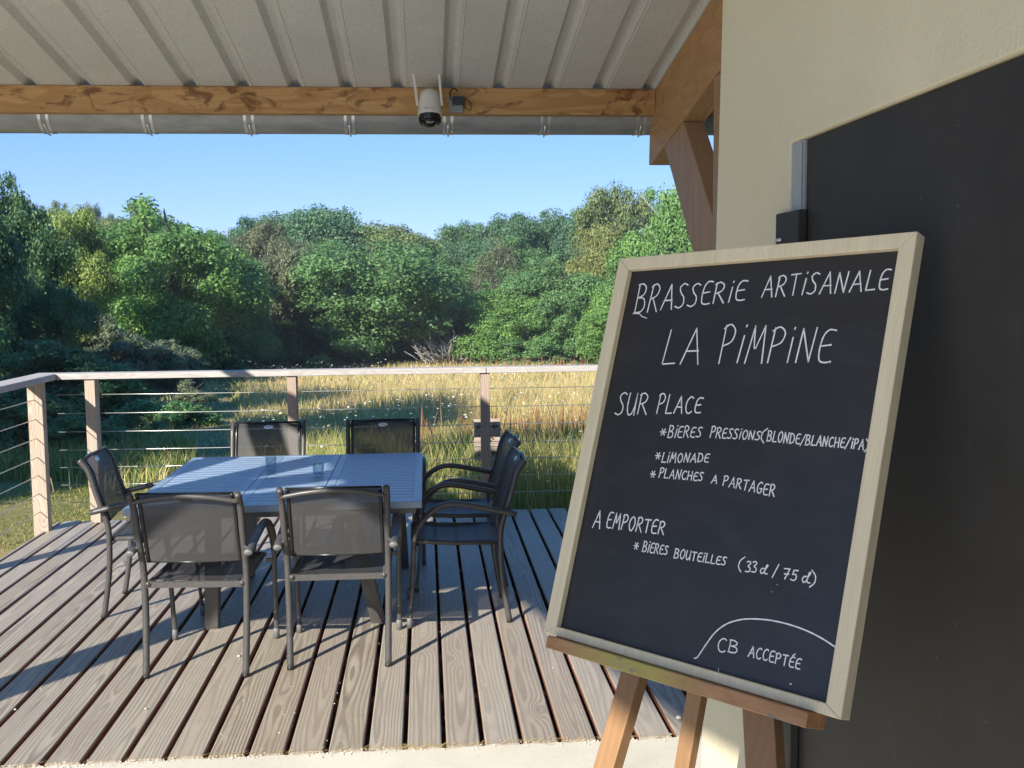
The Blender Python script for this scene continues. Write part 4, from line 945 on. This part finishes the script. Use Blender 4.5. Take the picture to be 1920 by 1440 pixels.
# heap of dead brush
def brush():
    rnd = random.Random(8); Y = 44.5; x0 = tx(838, Y); m = MB()
    for i in range(150):
        a = rnd.uniform(0, 6.28); r = abs(rnd.gauss(0, .42)); p = Vector((r*math.cos(a), r*.6*math.sin(a), rnd.uniform(0, .25)))
        d = Vector((math.cos(a)+rnd.gauss(0, .5), .5*math.sin(a)+rnd.gauss(0, .4), rnd.uniform(.2, 1.3))).normalized(); l = rnd.uniform(.4, 1.05)
        q = p+d*l*.5+Vector((rnd.gauss(0, .05), rnd.gauss(0, .05), 0)); e = p+d*l+Vector((rnd.gauss(0, .12), 0, -.1*l))
        m.tube([p, q, e], [.022, .014, .006], 4)
    o = m.build('brush_heap', MAT['pale_bark']); o.location = (x0, Y, gz(x0, Y)+.25); o.scale = (1.25, 1.25, 1.7); tag(o, 'heap of bare grey dead branches at the far edge of the meadow', 'brush heap')
brush()

# old wooden board on a post behind the railing
def old_board():
    root = empty('wooden_board', (.52, 9.0, gz(.52, 9)), label='weathered upright board with dark cut-out marks on a post behind the railing', cat='board')
    z0 = gz(.52, 9)
    m = MB(); m.box((-.03, -.01, 0), (.05, .05, .34-z0)); m.build('post', MAT['grey_wood'], root, .004)
    m = MB(); n = 5; zb, zt_ = .262-z0, .625-z0; hh = (zt_-zb)/n
    for k in range(n): m.box((-.115+.003*(k % 2), -.045, zb+k*hh+.0012), (.117-.002*(k % 3), -.0105, zb+(k+1)*hh-.0012))
    m.build('planks', MAT['grey_wood'], root, .004)
    rnd = random.Random(4); m = MB()
    for (x, z) in ((-.07, .065), (-.07, .295), (.06, .06), (.065, .30), (.035, .185)):
        for t in range(7):
            a = t*.75; m.lathe([(0, .004), (rnd.uniform(.005, .011), .0)], 7, (x+.016*math.cos(a), -.0455, zb+z+.014*math.sin(a)), T=Matrix.Rotation(R(90), 3, 'X'))
    m.build('cutout_mark', plain('dark_iron', (.03, .018, .014), .8), root)
old_board()

# ------------------------------------------------------------------ grass (nobody could count it)
def blades(name, label, cat, rng, x, y, h, wd, cols, lean=.35, z=None):
    n = len(x); z = ground_z(x, y) if z is None else z
    a = rng.uniform(0, 2*np.pi, n); dx, dy = np.cos(a), np.sin(a); la = rng.uniform(0, 2*np.pi, n); ll = h*lean*rng.uniform(.2, 1.3, n)
    b = np.stack([x, y, z-.01], 1); s = np.stack([dx*wd/2, dy*wd/2, np.zeros(n)], 1)
    mid = b+np.stack([np.cos(la)*ll*.3, np.sin(la)*ll*.3, h*.58], 1); top = b+np.stack([np.cos(la)*ll, np.sin(la)*ll, h*(1-.18*rng.uniform(0, 1, n))], 1)
    V = np.stack([b-s, b+s, mid+s*.8, mid-s*.8, top+s*.15, top-s*.15], 1).reshape(-1, 3)
    k = np.arange(n)[:, None]*6
    F = np.concatenate([k+np.array([[0, 1, 2, 3]]), k+np.array([[3, 2, 4, 5]])]); T = np.repeat(cols, 6, 0)
    me = mesh_np(name, V, F, MAT['blade'], T); o = bpy.data.objects.new(name, me); col.objects.link(o); return tag(o, label, cat, kind='stuff')
rng = np.random.default_rng(7)
def pick(n, pal, wts, j=.18):
    c = np.array(pal)[rng.choice(len(pal), n, p=np.array(wts)/sum(wts))]; return np.clip(c*rng.uniform(1-j, 1+j, (n, 1))*rng.uniform(.93, 1.07, (n, 3)), 0, 1)
def snoise(x, y, s): return .5+.25*(np.sin(x*s+1.3*np.sin(y*s*.7))+np.sin(y*s*1.3+2*np.sin(x*s*.6+1)))
STRAW, PALE, LIME, GREEN, TAN, RUST = (.54, .42, .185), (.61, .51, .265), (.35, .38, .11), (.19, .25, .075), (.48, .35, .18), (.34, .16, .08)
def meadow():
    def zone(n, y0, y1, pw):
        y = y0+(y1-y0)*rng.uniform(0, 1, n)**pw; x = rng.uniform(-.165*y-.25, .62*y+1.5)
        return x, y
    X = []; Y = []; H = []; Wd = []; C = []
    for n, y0, y1, pw, hh, ww in ((60000, 8.45, 15, .9, .62, .0055), (62000, 15, 27, .9, .6, .010), (60000, 27, 47.5, .95, .55, .021)):
        x, y = zone(n, y0, y1, pw); k = snoise(x, y, .45)
        near = np.clip((20-y)/9, 0, 1)
        h = np.where(y > 12, .66, .78)*hh*rng.uniform(.45, 1.25, n)*(.75+.5*k); h = np.where((x > .3) & (y < 11.5), .58*rng.uniform(.75, 1.25, n), h); h = np.where((x < .3) & (y < 9.6), h*.62, h); h = np.where((x < -1.4) & (y < 12), h*.5, h)
        cg = pick(n, [LIME, GREEN, PALE, STRAW], [.45, .25, .18, .12]); cs = pick(n, [STRAW, PALE, TAN, LIME], [.42, .26, .22, .10])
        f = (rng.uniform(0, 1, n) < (near*.85*(.55+.9*k)+.06+.25*np.clip((y-42)/5, 0, 1)))[:, None]
        X.append(x); Y.append(y); H.append(h); Wd.append(ww*rng.uniform(.6, 1.4, n)); C.append(np.where(f, cg, cs))
    cat = lambda q: np.concatenate(q)
    blades('meadow_grass', 'tall dry and green meadow grass filling the field behind the deck', 'grass', rng, cat(X), cat(Y), cat(H), cat(Wd), cat(C))
    # rust-red dock stalks
    n = 1300; x = np.concatenate([rng.normal(1.75, .75, n), rng.normal(5.0, 2.0, 500)]); y = np.concatenate([rng.uniform(10.2, 13.2, n), rng.uniform(40, 46, 500)])
    m_ = n+500; blades('rusty_docks', 'rust-red seeding dock stalks in the grass', 'dock plants', rng, x, y, rng.uniform(.35, .8, m_), np.concatenate([np.full(n, .014), np.full(500, .03)])*rng.uniform(.6, 1.5, m_), pick(m_, [RUST, (.32, .14, .06), TAN], [.6, .25, .15]), .15)
    # wild carrot heads
    n = 2400; y = 9.5+24*rng.uniform(0, 1, n)**1.3; x = rng.uniform(-.17*y, .5*y); r = rng.uniform(.008, .019, n)*np.where(y > 20, 1.4, 1); h = rng.uniform(.5, .85, n)
    V = []; F = []
    for i in range(n):
        zz = gz(x[i], y[i])+h[i]; t = rng.normal(size=2)*.25; b = len(V); V.append((x[i], y[i], zz+r[i]*.25))
        for k in range(7):
            a = k*.8976; rr = r[i]*rng.uniform(.75, 1.1); V.append((x[i]+rr*math.cos(a), y[i]+rr*math.sin(a), zz+rr*(t[0]*math.cos(a)+t[1]*math.sin(a))))
        F += [(b, b+1+k, b+1+(k+1) % 7) for k in range(7)]
    V = np.array(V); me = mesh_np('wild_carrot', V, np.array(F), MAT['blade'], np.tile(np.array([[.72, .70, .60]]), (len(V), 1)))
    o = bpy.data.objects.new('wild_carrot_flowers', me); col.objects.link(o); tag(o, 'white wild carrot flower heads dotted through the meadow', 'flowers', kind='stuff')
    # short lawn left of and behind the deck
    n = 60000; y = 6.2+5.6*rng.uniform(0, 1, n); x = rng.uniform(-.43*y-1.2, -2.86, n); e = (y > 8.3) & (rng.uniform(0, 1, n) < .35); x = np.where(e, rng.uniform(-2.9, -.9, n), x)
    k = snoise(x, y, 1.9); keep = rng.uniform(0, 1, n) < (.35+.8*k); keep &= ~((y < 9.2) & (np.abs(x+2.6-.2*(y-8.6)) < .28*rng.uniform(.5, 1.2, n)))
    x, y, k = x[keep], y[keep], k[keep]; m_ = len(x)
    blades('lawn', 'short patchy lawn beside the left edge of the deck', 'grass', rng, x, y, rng.uniform(.015, .045, m_)*(.5+.9*k), .006*rng.uniform(.6, 1.5, m_), pick(m_, [(.16, .22, .045), (.24, .26, .07), (.46, .37, .17), (.10, .16, .035)], [.38, .27, .2, .15]), .7)
    # taller weeds in front of the left bushes
    n = 9000; y = rng.uniform(11.4, 14.5, n); x = rng.uniform(-.45*y, -.22*y, n); blades('rough_grass', 'rough ungrazed grass at the foot of the left bushes', 'grass', rng, x, y, rng.uniform(.08, .36, n), .008*rng.uniform(.6, 1.5, n), pick(n, [GREEN, (.08, .13, .035), STRAW, LIME], [.4, .3, .16, .14]))
meadow()
def verge():
    n = 16000; y = 10.5+31*rng.uniform(0, 1, n)**1.2; x = -.205*y-.1+rng.normal(0, 1, n)*(.028*y+.25)
    blades('path_grass', 'short trodden grass growing over the dusty path', 'grass', rng, x, y, rng.uniform(.03, .16, n)*np.where(np.abs(x+.205*y+.1) > .02*y+.15, 2.0, .8), .0006*y*rng.uniform(.6, 1.5, n)+.004, pick(n, [GREEN, TAN, PALE, LIME], [.35, .25, .2, .2]), .6)
verge()
# gravel strip at the back left corner of the deck
def gravel():
    n = 1500; x = rng.uniform(-3.0, -1.5, n); y = 8.2+np.abs(rng.normal(0, .25, n)); V = []; F = []
    for i in range(n):
        r = rng.uniform(.006, .016); b = len(V); z = gz(x[i], y[i])+.012
        for k in range(5): a = k*1.2566+x[i]*40; V.append((x[i]+r*math.cos(a)*rng.uniform(.7, 1.1), y[i]+r*math.sin(a)*rng.uniform(.7, 1.1), z))
        V.append((x[i], y[i], z+r*.7)); F += [(b+k, b+(k+1) % 5, b+5) for k in range(5)]
    me = mesh_np('gravel', np.array(V), np.array(F), MAT['grit'], None); o = bpy.data.objects.new('gravel_strip', me); col.objects.link(o)
    tag(o, 'pale gravel at the far left corner of the deck', 'gravel', kind='stuff')
gravel()
# light summer haze over the valley: one box round everything that stands here
bpy.context.view_layer.update()
zs = [(o.matrix_world @ Vector(c)).z for o in scene.objects if o.type == 'MESH' for c in o.bound_box]
hz = MB(); hz.box((-182, -122, min(zs)-1.0), (182, 242, max(zs)+0.6)); hb = NB('summer_haze')
for l in list(hb.out.inputs['Surface'].links): hb.t.links.remove(l)
hb.t.nodes.remove(hb.p)
hv = hb.n('VolumePrincipled', {'Color': (0.80, 0.90, 1.0, 1), 'Density': 0.00075, 'Anisotropy': 0.0}); hb.t.links.new(hv.outputs[0], hb.out.inputs['Volume'])
tag(hz.build('haze', hb.mat), label='thin bluish summer haze lying over the meadow and wood', cat='haze', kind='stuff')
bpy.context.view_layer.update()
